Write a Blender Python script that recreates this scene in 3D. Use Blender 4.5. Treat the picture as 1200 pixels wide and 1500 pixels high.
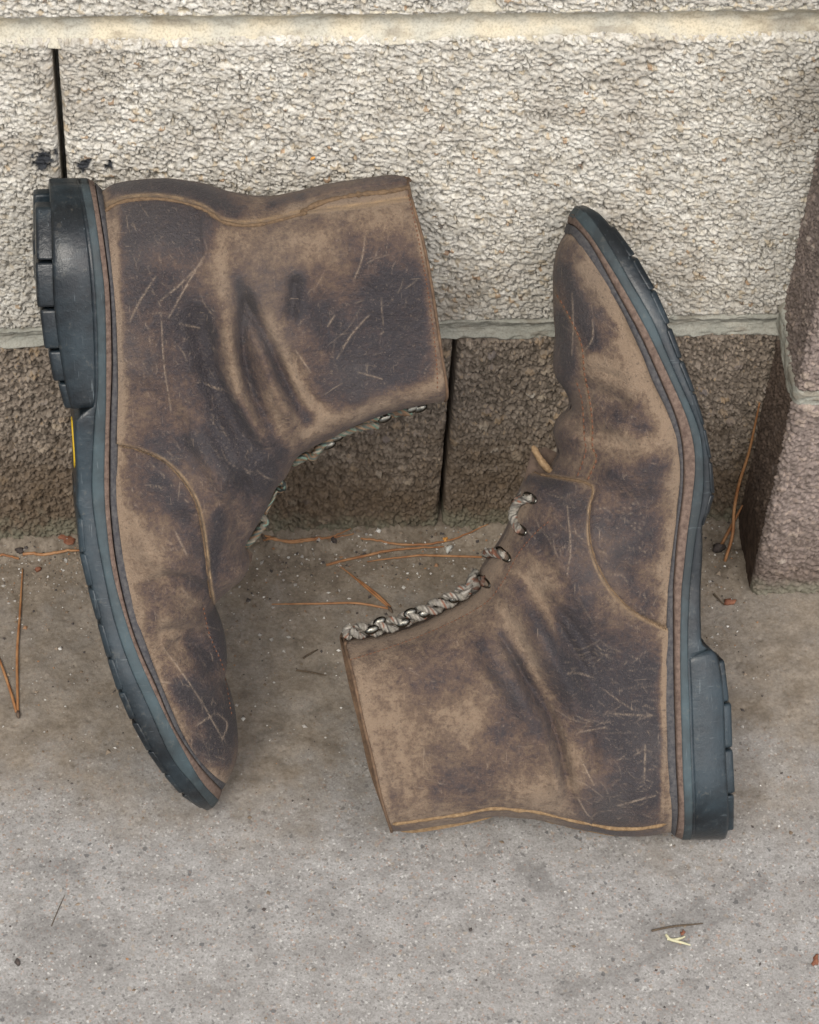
import bpy, bmesh, math
import numpy as np
from mathutils import Matrix, Vector

for o in list(bpy.data.objects): bpy.data.objects.remove(o)
sc = bpy.context.scene
COL = sc.collection
R = math.radians

# ------------------------------------------------------------------ camera
# wall face = plane Y=0, ground = plane Z=0, millimetres while solving, metres in the scene
F_PX, PITCH, YAW, ROLL = 3733.94, .84442, .12398, .06810
CAM = np.array([-140.274, -973.560, 1125.387])
def cam_axes():
    cy, sy, cp, sp = math.cos(YAW), math.sin(YAW), math.cos(PITCH), math.sin(PITCH)
    fw = np.array([sy*cp, cy*cp, -sp]); rt = np.array([cy, -sy, 0.]); up = np.cross(rt, fw)
    cr, sr = math.cos(ROLL), math.sin(ROLL)
    return np.array([cr*rt+sr*up, -sr*rt+cr*up, fw])
CM = cam_axes()
cd = bpy.data.cameras.new('camera'); cam = bpy.data.objects.new('camera', cd); COL.objects.link(cam)
cd.sensor_fit = 'HORIZONTAL'; cd.sensor_width = 36; cd.lens = F_PX/1200*36
cd.clip_start = .05; cd.clip_end = 200
cam.matrix_world = Matrix([[CM[0][i], CM[1][i], -CM[2][i], CAM[i]/1000] for i in range(3)] + [[0, 0, 0, 1]])
sc.camera = cam

# ------------------------------------------------------------------ light
SUN_EL, SUN_AZ = R(50), R(-28)          # azimuth: measured from straight out of the wall, negative = from the left
w = bpy.data.worlds.new('World'); sc.world = w; w.use_nodes = True
nt = w.node_tree; bg = nt.nodes['Background']
sky = nt.nodes.new('ShaderNodeTexSky'); sky.sky_type = 'NISHITA'; sky.sun_disc = False
sky.sun_elevation = SUN_EL; sky.sun_rotation = math.pi - SUN_AZ*-1
sky.dust_density = 3; sky.ozone_density = 1
hs = nt.nodes.new('ShaderNodeHueSaturation'); hs.inputs['Saturation'].default_value = .38
nt.links.new(sky.outputs[0], hs.inputs['Color']); nt.links.new(hs.outputs[0], bg.inputs['Color'])
bg.inputs['Strength'].default_value = .13
sd = bpy.data.lights.new('sun', 'SUN'); sun = bpy.data.objects.new('sun', sd); COL.objects.link(sun)
sd.energy = 1.5; sd.angle = R(24); sd.color = (1, .94, .85)
sv = Vector((math.sin(SUN_AZ)*math.cos(SUN_EL), -math.cos(SUN_AZ)*math.cos(SUN_EL), math.sin(SUN_EL)))
sun.rotation_euler = sv.to_track_quat('Z', 'Y').to_euler(); sun.location = sv*3
sc.view_settings.view_transform = 'Standard'; sc.view_settings.look = 'None'
sc.view_settings.exposure = .72; sc.view_settings.gamma = 1

# ------------------------------------------------------------------ pixel <-> place
def rays(px):
    px = np.atleast_2d(np.asarray(px, float))
    return np.stack([(px[:, 0]-600)/F_PX, (750-px[:, 1])/F_PX, np.ones(len(px))], 1) @ CM
def project(P):
    d = (P-CAM) @ CM.T
    return np.stack([600+F_PX*d[..., 0]/d[..., 2], 750-F_PX*d[..., 1]/d[..., 2]], -1)
def on_ground(px, z=0.):
    d = rays(px); t = (z-CAM[2])/d[:, 2]; return CAM+t[:, None]*d
def on_wall(px, y=0.):
    d = rays(px); t = (y-CAM[1])/d[:, 1]; return CAM+t[:, None]*d

# ------------------------------------------------------------------ numpy noise
def _h(ix, iy, s):
    ix = ix.astype(np.int64).astype(np.uint32); iy = iy.astype(np.int64).astype(np.uint32)
    h = ix*np.uint32(374761393) + iy*np.uint32(668265263) + np.uint32((s*2246822519) & 0xffffffff)
    h ^= h >> np.uint32(13); h *= np.uint32(1274126177); h ^= h >> np.uint32(16)
    h *= np.uint32(2654435769); h ^= h >> np.uint32(15)
    return h.astype(np.float64)/4294967295.
def vnoise(x, y, s=0):
    ix, iy = np.floor(x), np.floor(y); fx, fy = x-ix, y-iy
    fx = fx*fx*(3-2*fx); fy = fy*fy*(3-2*fy)
    a, b, c, d = _h(ix, iy, s), _h(ix+1, iy, s), _h(ix, iy+1, s), _h(ix+1, iy+1, s)
    return (a*(1-fx)+b*fx)*(1-fy)+(c*(1-fx)+d*fx)*fy
def fbm(x, y, s=0, o=4):
    r = 0; a = .5; t = 0
    for i in range(o):
        r = r+a*vnoise(x+i*17.3, y-i*9.1, s+i*7); t += a; a *= .5; x = x*2.03; y = y*2.03
    return r/t
def worley(x, y, s=0):
    ix, iy = np.floor(x), np.floor(y)
    f1 = np.full(x.shape, 9.); f2 = np.full(x.shape, 9.); idn = np.zeros(x.shape)
    for dx in (-1, 0, 1):
        for dy in (-1, 0, 1):
            cx, cy = ix+dx, iy+dy
            d = np.hypot(cx+_h(cx, cy, s)-x, cy+_h(cx, cy, s+1)-y)
            k = _h(cx, cy, s+2); m = d < f1
            f2 = np.where(m, f1, np.minimum(f2, d)); idn = np.where(m, k, idn); f1 = np.where(m, d, f1)
    return f1, f2, idn
def sstep(a, b, x):
    t = np.clip((x-a)/(b-a), 0, 1); return t*t*(3-2*t)

# ------------------------------------------------------------------ mesh helpers
def mk(name, V, F, mat, parent=None, smooth=True, attrs=None, cols=None):
    V = np.asarray(V, np.float32).reshape(-1, 3)
    me = bpy.data.meshes.new(name)
    if isinstance(F, np.ndarray):
        k = F.shape[1]; me.vertices.add(len(V)); me.vertices.foreach_set('co', V.ravel())
        me.loops.add(F.size); me.loops.foreach_set('vertex_index', F.astype(np.int32).ravel())
        me.polygons.add(len(F)); me.polygons.foreach_set('loop_start', np.arange(0, F.size, k, dtype=np.int32))
        me.update(calc_edges=True)
    else:
        me.from_pydata(V.tolist(), [], F); me.update()
    me.polygons.foreach_set('use_smooth', np.full(len(me.polygons), smooth))
    for k, v in (attrs or {}).items():
        a = me.attributes.new(k, 'FLOAT', 'POINT'); a.data.foreach_set('value', np.asarray(v, np.float32).ravel())
    for k, v in (cols or {}).items():
        a = me.attributes.new(k, 'FLOAT_COLOR', 'POINT'); c = np.ones((len(V), 4), np.float32); c[:, :3] = v
        a.data.foreach_set('color', c.ravel())
    if mat: me.materials.append(mat)
    o = bpy.data.objects.new(name, me); COL.objects.link(o)
    if parent: o.parent = parent
    return o
def gridf(n, m, flip=False, closed_m=False):
    i = np.arange(n-1)[:, None]; j = np.arange(m if closed_m else m-1)[None, :]; j2 = (j+1) % m
    f = np.stack([i*m+j, i*m+j2, (i+1)*m+j2, (i+1)*m+j], -1).reshape(-1, 4)
    return f[:, ::-1].copy() if flip else f
def empty(name, loc=(0, 0, 0), label=None, cat=None, group=None):
    o = bpy.data.objects.new(name, None); COL.objects.link(o); o.location = loc; o.empty_display_size = .05
    tag(o, label, cat, group); return o
def tag(o, label=None, cat=None, group=None, kind=None):
    if label: o['label'] = label
    if cat: o['category'] = cat
    if group: o['group'] = group
    if kind: o['kind'] = kind
    return o
def smooth_path(P, n, closed=False):
    """Catmull-Rom through P, n points evenly spaced by arc length"""
    P = np.asarray(P, float)
    Q = np.vstack([2*P[0]-P[1], P, 2*P[-1]-P[-2]]); out = []
    for i in range(1, len(Q)-2):
        t = np.linspace(0, 1, 24, endpoint=False)[:, None]; a, b, c, d = Q[i-1], Q[i], Q[i+1], Q[i+2]
        out.append(.5*(2*b+(c-a)*t+(2*a-5*b+4*c-d)*t*t+(3*b-a-3*c+d)*t**3))
    out = np.vstack(out+[P[-1:]])
    return resample(out, n)
def resample(P, n, at=None):
    L = np.r_[0, np.cumsum(np.linalg.norm(np.diff(P, axis=0), axis=1))]
    t = (np.linspace(0, 1, n) if at is None else at)*L[-1]
    return np.stack([np.interp(t, L, P[:, k]) for k in range(P.shape[1])], 1)
def seg_dist(P, poly):
    """distance of points P (N,2) to an open polyline, and fraction along it"""
    poly = np.asarray(poly, float); best = np.full(len(P), 1e9); par = np.zeros(len(P)); n = len(poly)-1
    for i in range(n):
        a, b = poly[i], poly[i+1]; ab = b-a; t = np.clip(((P-a) @ ab)/max(ab @ ab, 1e-9), 0, 1)
        d = np.hypot(P[:, 0]-a[0]-t*ab[0], P[:, 1]-a[1]-t*ab[1]); m = d < best
        best = np.where(m, d, best); par = np.where(m, (i+t)/n, par)
    return best, par
def inside(P, poly):
    poly = np.asarray(poly, float); c = np.zeros(len(P), bool); x, y = P[:, 0], P[:, 1]; j = len(poly)-1
    for i in range(len(poly)):
        xi, yi = poly[i]; xj, yj = poly[j]
        c ^= ((yi > y) != (yj > y)) & (x < (xj-xi)*(y-yi)/((yj-yi) if yj != yi else 1e-9)+xi); j = i
    return c
def tube(P, r, k=8, lobes=0, twist=0., cap=True, colfn=None, flat=1.):
    """tube along P (n,3), radius r (scalar or n); returns V, F, ring angle"""
    P = np.asarray(P, float); n = len(P); r = np.broadcast_to(np.asarray(r, float), (n,))
    T = np.gradient(P, axis=0); T /= np.linalg.norm(T, axis=1)[:, None]+1e-12
    N = np.zeros_like(P); up = np.array([0.123, .31, .94]); v = up-T[0]*(up @ T[0]); N[0] = v/np.linalg.norm(v)
    for i in range(1, n):
        v = N[i-1]-T[i]*(N[i-1] @ T[i]); N[i] = v/np.linalg.norm(v)
    B = np.cross(T, N); th = np.arange(k)/k*2*np.pi
    s = np.arange(n)[:, None]*twist+th[None, :]
    rr = r[:, None]*(1+(.10*np.cos(lobes*th)[None, :] if lobes else 0))
    V = P[:, None]+rr[..., None]*(np.cos(s)[..., None]*N[:, None]+flat*np.sin(s)[..., None]*B[:, None])
    F = gridf(n, k, closed_m=True).tolist()
    if cap: F += [list(range(k))[::-1], [(n-1)*k+i for i in range(k)]]
    return V.reshape(-1, 3), F
def join(parts):
    V = []; F = []; o = 0
    for v, f in parts:
        V.append(np.asarray(v).reshape(-1, 3)); F += [[i+o for i in q] for q in (f.tolist() if isinstance(f, np.ndarray) else f)]; o += len(V[-1])
    return np.vstack(V), F

# ------------------------------------------------------------------ material helpers
class NB:
    def __init__(s, name):
        s.m = bpy.data.materials.new(name); s.m.use_nodes = True; s.t = s.m.node_tree
        s.b = s.t.nodes['Principled BSDF']; s.co = s.t.nodes.new('ShaderNodeTexCoord').outputs['Object']
    def n(s, t, **k):
        x = s.t.nodes.new(t)
        for a, v in k.items(): setattr(x, a, v)
        return x
    def put(s, sock, v):
        if isinstance(v, bpy.types.NodeSocket): s.t.links.new(v, sock)
        elif isinstance(v, (tuple, list)): sock.default_value = tuple(v) if len(v) == 4 or sock.type == 'VECTOR' else (*v, 1)
        else: sock.default_value = v
    def noise(s, sc_, d=4, r=.55, out='Fac', vec=None, dist=0):
        x = s.n('ShaderNodeTexNoise'); s.put(x.inputs['Vector'], vec or s.co); x.inputs['Scale'].default_value = sc_
        x.inputs['Detail'].default_value = d; x.inputs['Roughness'].default_value = r; x.inputs['Distortion'].default_value = dist
        return x.outputs[out]
    def vor(s, sc_, out='Color', feat='F1', vec=None):
        x = s.n('ShaderNodeTexVoronoi', feature=feat); s.put(x.inputs['Vector'], vec or s.co); x.inputs['Scale'].default_value = sc_
        return x.outputs[out]
    def scale(s, v):
        x = s.n('ShaderNodeMapping'); s.put(x.inputs['Vector'], s.co); x.inputs['Scale'].default_value = v[:3]
        if len(v) > 3: x.inputs['Rotation'].default_value = v[3:6]
        return x.outputs[0]
    def ramp(s, f, *st, interp='LINEAR'):
        x = s.n('ShaderNodeValToRGB'); s.put(x.inputs[0], f); e = x.color_ramp.elements; x.color_ramp.interpolation = interp
        while len(e) < len(st): e.new(.5)
        for el, (p, c) in zip(e, st):
            el.position = p; el.color = (c, c, c, 1) if not isinstance(c, (tuple, list)) else (*c, 1)
        return x.outputs[0]
    def math(s, op, a, b=0., c=0.):
        x = s.n('ShaderNodeMath', operation=op)
        for i, v in enumerate((a, b, c)): s.put(x.inputs[i], v)
        return x.outputs[0]
    def mix(s, f, a, b, mode='MIX'):
        x = s.n('ShaderNodeMix', data_type='RGBA', blend_type=mode); s.put(x.inputs[0], f); s.put(x.inputs[6], a); s.put(x.inputs[7], b)
        return x.outputs[2]
    def attr(s, name, out='Fac'):
        x = s.n('ShaderNodeAttribute', attribute_name=name); return x.outputs[out]
    def bump(s, h, st, d, prev=None):
        x = s.n('ShaderNodeBump'); s.put(x.inputs['Height'], h); x.inputs['Strength'].default_value = st; x.inputs['Distance'].default_value = d
        if prev: s.t.links.new(prev, x.inputs['Normal'])
        return x.outputs[0]
    def done(s, col, rough, normal=None, spec=.3, metal=0., sheen=0.):
        s.put(s.b.inputs['Base Color'], col); s.put(s.b.inputs['Roughness'], rough)
        if normal: s.t.links.new(normal, s.b.inputs['Normal'])
        s.b.inputs['Specular IOR Level'].default_value = spec; s.b.inputs['Metallic'].default_value = metal
        if sheen: s.b.inputs['Sheen Weight'].default_value = sheen; s.b.inputs['Sheen Roughness'].default_value = .6
        return s.m

# ================================================================== SETTING
def block_material(name, ramp, dirtcol):
    b = NB(name); cell = b.attr('cell')
    c = b.ramp(cell, *ramp)
    c = b.mix(b.ramp(b.noise(45, 3), (.35, 0), (.7, .35)), c, (.30, .27, .22), 'MULTIPLY')
    n2 = b.noise(620, 3, .7)
    c = b.mix(b.ramp(n2, (.3, .6), (.58, 0)), c, (.17, .145, .12))
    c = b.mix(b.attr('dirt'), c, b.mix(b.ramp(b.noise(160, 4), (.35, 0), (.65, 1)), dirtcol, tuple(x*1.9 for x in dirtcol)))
    c = b.mix(b.attr('moss'), c, (.17, .17, .125))
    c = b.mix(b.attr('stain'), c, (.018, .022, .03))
    nm = b.bump(b.noise(1500, 3, .65), .35, .0006)
    return b.done(c, .93, nm, .15)
M_UP = block_material('pale_block', [(0, (.42, .39, .33)), (.12, (.55, .52, .46)), (.35, (.62, .595, .535)), (.6, (.64, .62, .565)), (.88, (.58, .545, .47)), (.98, (.54, .46, .34)), (.995, (.44, .29, .18)), (1, (.14, .13, .12))], (.10, .073, .048))
M_LO = block_material('brown_block', [(0, (.045, .036, .03)), (.2, (.11, .09, .07)), (.5, (.21, .17, .135)), (.75, (.31, .26, .21)), (.85, (.34, .25, .16)), (.90, (.22, .19, .18)), (.96, (.40, .33, .25)), (1, (.52, .47, .40))], (.066, .046, .029))
M_PI = block_material('purple_block', [(0, (.075, .058, .052)), (.25, (.17, .135, .12)), (.6, (.26, .21, .19)), (.85, (.32, .25, .21)), (.95, (.38, .31, .26)), (1, (.5, .45, .4))], (.05, .035, .026))
def mortar_material(name, a, b2):
    b = NB(name)
    c = b.mix(b.ramp(b.noise(60, 4), (.38, 0), (.62, 1)), a, b2)
    c = b.mix(b.ramp(b.noise(900, 2), (.3, .4), (.55, 0)), c, (.16, .14, .11))
    c = b.mix(b.attr('dirt'), c, (.12, .09, .06))
    return b.done(c, .92, b.bump(b.noise(1100, 4, .65), .4, .0008), .15)
M_MC = mortar_material('cream_mortar', (.56, .50, .38), (.48, .46, .39))
M_MG = mortar_material('grey_green_mortar', (.29, .29, .25), (.37, .36, .31))

def axis(a, b, lo, hi, df, dc):
    out = [a]; x = a
    while x < b-1e-6:
        x += df if lo-1e-6 <= x < hi else min(dc, (lo-x) if x < lo and lo-x > df else dc)
        out.append(min(x, b))
    return np.array(out)
H2 = 166.2; H3 = H2+203.2; PX = 176.3; PD = 52.0
wall = empty('block_wall', (0, 0, 0), 'weathered concrete block wall, pale above and brown below, behind the leather boots', 'wall')

def rough_disp(x, z, style, s):
    wx = x+1.2*(vnoise(x/5, z/5, s+40)-.5); wz = z+1.2*(vnoise(x/5, z/5, s+41)-.5)
    if style == 'pale':
        sh = wx+.45*wz
        f1, f2, k = worley(sh/3.0, wz/2.3, s); g = sstep(.46, .68, fbm((x+.5*z)/2.6, z/1.7, s+9, 3))
        d = (k-.6)*.5-sstep(.30, .0, f2-f1)*(.35+4.2*g)
        p1, p2, k2 = worley(sh/1.5, wz/1.2, s+20); d -= sstep(.3, 0, p2-p1)*.35*g+(k2-.5)*.25; d -= sstep(.58, .74, fbm((x+.6*z)/1.7, z/1.2, s+60, 2))*2.2
        q1, q2, k3 = worley(x/15, z/10, s+30); d -= sstep(.26, .05, q1)*(k3 > .62)*2.4
        d += (fbm(x/45, z/45, s+50)-.5)*1.6; cell = k
    else:
        f1, f2, k = worley(wx/3.0, wz/2.5, s); f3, f4, k2 = worley(wx/1.5, wz/1.25, s+20)
        d = (.5-f1)*(1.4+2.6*k)+(.5-f3)*1.5*(.4+k2)-sstep(.2, 0, f2-f1)*.9
        q1, q2, k3 = worley(x/10, z/8, s+30); m = k3 > .84
        d += np.where(m, np.sqrt(np.clip(.33**2-q1**2, 0, 1))*4.5, 0); d -= sstep(.3, .05, q1)*(k3 < .2)*2.2
        d += (fbm(x/30, z/30, s+50)-.5)*3.0-.6+(fbm(x/1.3, z/1.1, s+55, 2)-.5)*1.9; d -= sstep(.6, .78, fbm(x/3.2, z/2.6, s+56, 2))*2.4
        big = m & (q1 < .3); cell = np.where(big, .80+.2*_h(np.floor(k3*9999), k3*0, s), np.clip(.28*k+.72*k2, 0, 1))
    return d, cell
def block(x0, x1, z0, z1, style, seed, mat, parent, fine=True, name='concrete_block', dirtfn=None):
    df = .66 if fine else 5.
    cs = 2.2 if fine else 5.
    xs = axis(x0, x1, -268, PX+3, df, cs); zs = axis(z0, z1, -4, 394, df*.95, cs)
    xs = np.r_[xs[0], xs, xs[-1]]; zs = np.r_[zs[0], zs, zs[-1]]
    X, Z = np.meshgrid(xs, zs)
    d, cell = rough_disp(X, Z, style, seed)
    e = np.minimum(np.minimum(X-x0, x1-X), np.minimum(Z-z0, z1-Z))+1.6*(fbm(X/6, Z/6, seed+70)-.5)
    d -= 3.2*np.clip(1-e/3.2, 0, 1.6)**2
    Y = -d; Y[0, :] = Y[-1, :] = 60; Y[:, 0] = Y[:, -1] = 60
    at = dirtfn(X, Z) if dirtfn else {}
    a = dict(cell=cell, dirt=at.get('dirt', X*0), moss=at.get('moss', X*0), stain=at.get('stain', X*0))
    return mk(name, np.stack([X, Y, Z], -1)/1000, gridf(*X.shape), mat, parent, attrs=a)
def pale_dirt(X, Z):
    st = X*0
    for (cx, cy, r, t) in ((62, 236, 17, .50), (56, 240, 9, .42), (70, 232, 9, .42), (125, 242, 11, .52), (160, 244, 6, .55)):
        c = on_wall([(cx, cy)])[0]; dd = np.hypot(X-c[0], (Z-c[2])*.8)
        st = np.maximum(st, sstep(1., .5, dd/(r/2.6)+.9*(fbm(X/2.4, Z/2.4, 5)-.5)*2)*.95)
    dirt = .30*sstep(60, 0, Z-H2)*fbm(X/9, Z/6, 3)+.28*sstep(.52, .75, fbm(X/40, Z/30, 6))
    return dict(stain=st, dirt=dirt)
def low_dirt_shade(X, Z):
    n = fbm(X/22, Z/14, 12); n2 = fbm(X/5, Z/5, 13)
    d = sstep(112, 22, Z+50*(n-.5)*1.6+14*(n2-.5))*.78  # wall-foot dirt, spread higher and darker to take in shade between the boots
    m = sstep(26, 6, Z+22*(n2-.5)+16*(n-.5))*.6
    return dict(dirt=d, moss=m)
G = 1.3                                   # half the open gap of the upright joints
block(-609, -203.2-G-.6, H2+6.5, H3-6.5, 'pale', 11, M_UP, wall, dirtfn=pale_dirt)
block(-203.2+G, PX+4, H2+6.5, H3-6.5, 'pale', 23, M_UP, wall, dirtfn=pale_dirt)
block(-406, -5-G, H3+6.5, H3+196.5, 'pale', 35, M_UP, wall)
block(5+G, 406, H3+6.5, H3+196.5, 'pale', 47, M_UP, wall)
block(-406, -G-.4, -30, H2-5.5, 'rough', 59, M_LO, wall, dirtfn=low_dirt_shade)
block(G, PX+4, -30, H2-5.5, 'rough', 61, M_LO, wall, dirtfn=low_dirt_shade)
block(-812, -408.6, -30, H2-5.5, 'rough', 63, M_LO, wall, False, dirtfn=low_dirt_shade)
for r in range(1, 7):                     # the courses above the picture
    off = 203.2 if r % 2 else 0; z = H3+203.2*r
    for k in (-2, -1, 0, 1):
        block(k*406.4+off+3, k*406.4+off+403, z+5, z+198, 'pale', 100+r*9+k, M_UP, wall, False)
block(-812, -409, H3+6.5, H3+196.5, 'pale', 71, M_UP, wall, False)

def mortar(z, half, depth, mat, seed, x0=-812, x1=PX+2, lip=3.5, ramp=1.):
    xs = axis(x0, x1, -268, PX+3, .9, 9); t = np.linspace(-1, 1, 34)
    X, Tt = np.meshgrid(xs, t); n = fbm(X/14, Tt*2, seed); n2 = fbm(X/5, Tt*4, seed+3)
    Z = z+Tt*(half+lip)+3*(fbm(X/60, X*0, seed+8)-.5)
    prof = depth*(1-np.clip(np.abs(Tt)*1.15, 0, 1)**2)        # raked, concave
    Y = prof-1.2+3.6*sstep(.62, 1.0, np.abs(Tt)+.5*(n-.5))+2.2*(n2-.5)+.8*(fbm(X/1.6, Z/1.6, seed+4, 2)-.5)
    Y[0] = Y[-1] = 40
    return mk('mortar_joint', np.stack([X, Y, Z], -1)/1000, gridf(*X.shape), mat, wall, attrs=dict(dirt=sstep(.55, .75, n)*.4))
mortar(H3, 6.5, 8.5, M_MC, 5, lip=4.5)
mortar(H2+.5, 5.5, 4.0, M_MG, 6, lip=2.6)
for r in range(1, 7): mortar(H3+203.2*r+1.5, 6, 5., M_MC, 20+r)
for x, z in ((-.203, .268), (0, .075), (0, .482)):     # old mortar at the back of the open upright joints
    V = np.array([[x+dx, y, z+dz] for y in (.034 if z < .4 else .007, .05) for dz in (-.1, .1) for dx in (-.009, .009)])
    mk('mortar_joint', V, [[0, 1, 3, 2], [4, 6, 7, 5], [0, 4, 5, 1], [2, 3, 7, 6], [0, 2, 6, 4], [1, 5, 7, 3]], M_MG, wall, False)

# pilaster: blocks returning out of the wall
pil = empty('pilaster', (0, 0, 0)); pil.parent = wall
pil['label'] = 'purplish brown block pilaster stepping out from the wall beside the boot standing toe up'
def pil_block(z0, z1, seed, r=5., fine=True, x_end=400, chip=0., lean=0.):
    # sheet wrapped round the free corner: left face, rounded arris, front face
    s = np.r_[0, axis(0, PD-r, 0, PD, .75, .75)[0:], np.linspace(PD-r, PD-r+r*math.pi/2, 12)[1:], PD-r+r*math.pi/2+axis(0, x_end, 0, 40, .75, 3.2)[1:]]
    zs = axis(z0, z1, -4, 394 if fine else -4, .8, 5); zs = np.r_[zs[0], zs, zs[-1]]
    S, Z = np.meshgrid(s, zs); a = PD-r; arc = r*math.pi/2
    th = np.clip((S-a)/r, 0, math.pi/2)
    X = np.where(S < a, PX, np.where(S < a+arc, PX+r-r*np.cos(th), PX+r+(S-a-arc)))
    Y = np.where(S < a, -S, np.where(S < a+arc, -(a+r*np.sin(th)), -PD))
    NX, NY = -np.cos(th), -np.sin(th)
    d, cell = rough_disp(S*1.0+500, Z, 'rough', seed); smooth = sstep(60, 25, Z+20*(fbm(S/9, Z/9, seed)-.5))*(S < a+2)
    d = d*(.6-.5*smooth)-2.6*np.clip(1-np.minimum(Z-z0, z1-Z)/3., 0, 1)**2
    if chip: d = d-chip*sstep(34, 0, Z-z0+8*(fbm(S/5, Z/5, seed+2)-.5))*sstep(16, 3, np.abs(S-a-4))
    d[0] -= 40; d[-1] -= 40
    X = X+NX*d; Y = Y+NY*d
    dirt = np.clip(sstep(70, 5, Z+30*(fbm(S/11, Z/9, seed+5)-.5))*.5+(.85 if z0 < 0 else .12)*(S < a)*sstep(.25, .6, fbm(S/10, Z/16, seed+6)+.25), 0, 1)  # dirt towards the foot; lowest block's left face mixed much darker than its front
    return mk('concrete_block', np.stack([X, Y, Z], -1)/1000, gridf(*X.shape), M_PI, pil, attrs=dict(cell=cell, dirt=dirt, moss=sstep(16, 2, Z+10*(fbm(S/6, Z/6, 9)-.5))*.6*(S > a), stain=X*0))
PJ = 162.
pil_block(-30, PJ-4.5, 83, chip=3.)
pil_block(PJ+4.5, PJ+198, 87)
for r in range(1, 7): pil_block(PJ+203*r+4, PJ+203*r+198, 90+r, fine=False)
def pil_mortar(PJ):
    s = np.r_[axis(0, PD-5, 0, 99, 1, 1), np.linspace(PD-5, PD+3, 10)[1:], PD+3+axis(0, 395, 0, 40, 1, 12)[1:]]; t = np.linspace(-1, 1, 26)
    S, Tt = np.meshgrid(s, t); a = PD-5; th = np.clip((S-a)/5, 0, math.pi/2)
    n = fbm(S/7, Tt*2, 31); dp = -1.0+1.6*sstep(PD+2, PD-12, S)+3.*(n-.5)+2.0*np.exp(-(S/9)**2)-4.5*sstep(.6, 1, np.abs(Tt)+.5*(n-.5))+.5*(fbm(S/1.8, Tt*5, 33)-.5)
    X = np.where(S < a, PX, np.where(S < a+8, PX+5-5*np.cos(th), PX+5+(S-a-8)))-np.cos(th)*dp
    Y = np.where(S < a, -S, np.where(S < a+8, -(a+5*np.sin(th)), -PD))-np.sin(th)*dp
    wide = 7+4*sstep(PD+4, PD-14, S)+3*(fbm(S/8, S*0, 38)-.5)
    Z = PJ+Tt*wide+14*np.exp(-(S/14)**2)+2*(fbm(S/20, S*0, 3)-.5)
    mk('mortar_joint', np.stack([X, Y, Z], -1)/1000, gridf(*X.shape), M_MG, pil, attrs=dict(dirt=sstep(.5, .7, n)*.5))
for r in range(7): pil_mortar(PJ+203*r-(1 if r else 0))

# ground: one sheet, fine where the picture looks
def ground_mat():
    b = NB('concrete_slab')
    base = b.mix(b.ramp(b.noise(55, 6, .7), (.3, 0), (.7, 1)), (.225, .215, .203), (.37, .36, .345))
    sp = b.n('ShaderNodeSeparateColor'); b.put(sp.inputs[0], b.vor(900)); r, g, bl = sp.outputs
    base = b.mix(b.ramp(r, (.0, .75), (.10, 0), interp='LINEAR'), base, (.115, .11, .105))
    base = b.mix(b.ramp(g, (.94, 0), (.98, .6)), base, (.55, .54, .51))
    base = b.mix(b.ramp(bl, (.95, 0), (.98, .55)), base, (.33, .20, .14))
    sp2 = b.n('ShaderNodeSeparateColor'); b.put(sp2.inputs[0], b.vor(520)); 
    base = b.mix(b.ramp(sp2.outputs[0], (.986, 0), (.994, .7)), base, (.07, .072, .076))
    base = b.mix(b.ramp(sp2.outputs[1], (.975, 0), (.99, .5)), base, (.34, .27, .20))
    base = b.mix(b.ramp(b.noise(850, 3, .7), (.3, .6), (.58, 0)), base, (.12, .11, .10))
    d = b.attr('dirt'); dn = b.ramp(b.noise(75, 5, .65), (.32, 0), (.68, 1))
    dc = b.mix(dn, (.135, .109, .080), (.272, .228, .178))
    dc = b.mix(b.ramp(b.noise(520, 3, .6), (.3, .5), (.6, 0)), dc, (.075, .055, .036))
    c = b.mix(d, base, dc)
    c = b.mix(b.attr('mark'), c, (.085, .08, .075))
    h = b.math('ADD', b.noise(1100, 4, .7), b.math('MULTIPLY', b.noise(300, 2), .8))
    return b.done(c, .9, b.bump(h, .32, .0011), .2)
xs = axis(-8000, 8000, -275, 205, 1.0, 500); ys = axis(-9000, 80, -372, 12, 1.0, 500)
X, Y = np.meshgrid(xs, ys)
nn = fbm(X/55, Y/40, 3); n2 = fbm(X/12, Y/12, 4); n3 = fbm(X/4, Y/4, 6)
Z = (fbm(X/70, Y/70, 1)-.5)*2.0+(fbm(X/9, Y/9, 2)-.5)*.55+(fbm(X/2.2, Y/2.2, 2, 2)-.5)*.5-.6
p1, p2, pk = worley(X/9, Y/9, 8); Z -= sstep(.16, .04, p1)*(pk > .72)*.9
near = ((X > -300) & (X < 230) & (Y > -400)); Z = np.where(near, Z, Z*.3)
Z += 5.5*sstep(-14, 2, Y+9*(n2-.5))*near+4*sstep(-18, -2, Y+12*(n3-.5)+8*(n2-.5))*(n3)*near
cn = on_ground([(1080, 815)])[0]; Z += 5*np.exp(-(np.hypot(X-cn[0], Y-cn[1])/22)**2)*n2
dirt = sstep(-250, -120, Y+130*(nn-.5)+55*(n2-.5)+25*(n3-.5))*(.62+.4*n2)
dirt = np.clip(dirt+.35*sstep(-60, -8, Y+25*(n2-.5)), 0, .97)
mark = X*0
for pts, wd, st in (([(820, 1455), (900, 1430), (1000, 1380), (1060, 1335), (1120, 1290)], 5, .3), ([(60, 1360), (110, 1370), (140, 1385)], 16, .28), ([(0, 1470), (60, 1475)], 9, .35), ([(960, 1355), (1010, 1362), (1040, 1335)], 10, .32), ([(780, 1270), (800, 1295)], 8, .4), ([(60, 1265), (110, 1280)], 8, .35)):
    g = on_ground(pts)[:, :2]; dd, _ = seg_dist(np.stack([X.ravel(), Y.ravel()], 1), g); dd = dd.reshape(X.shape)
    mark = np.maximum(mark, st*sstep(1.3, .2, dd/wd+1.1*(n3-.5)*2+.5*(n2-.5)))
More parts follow.
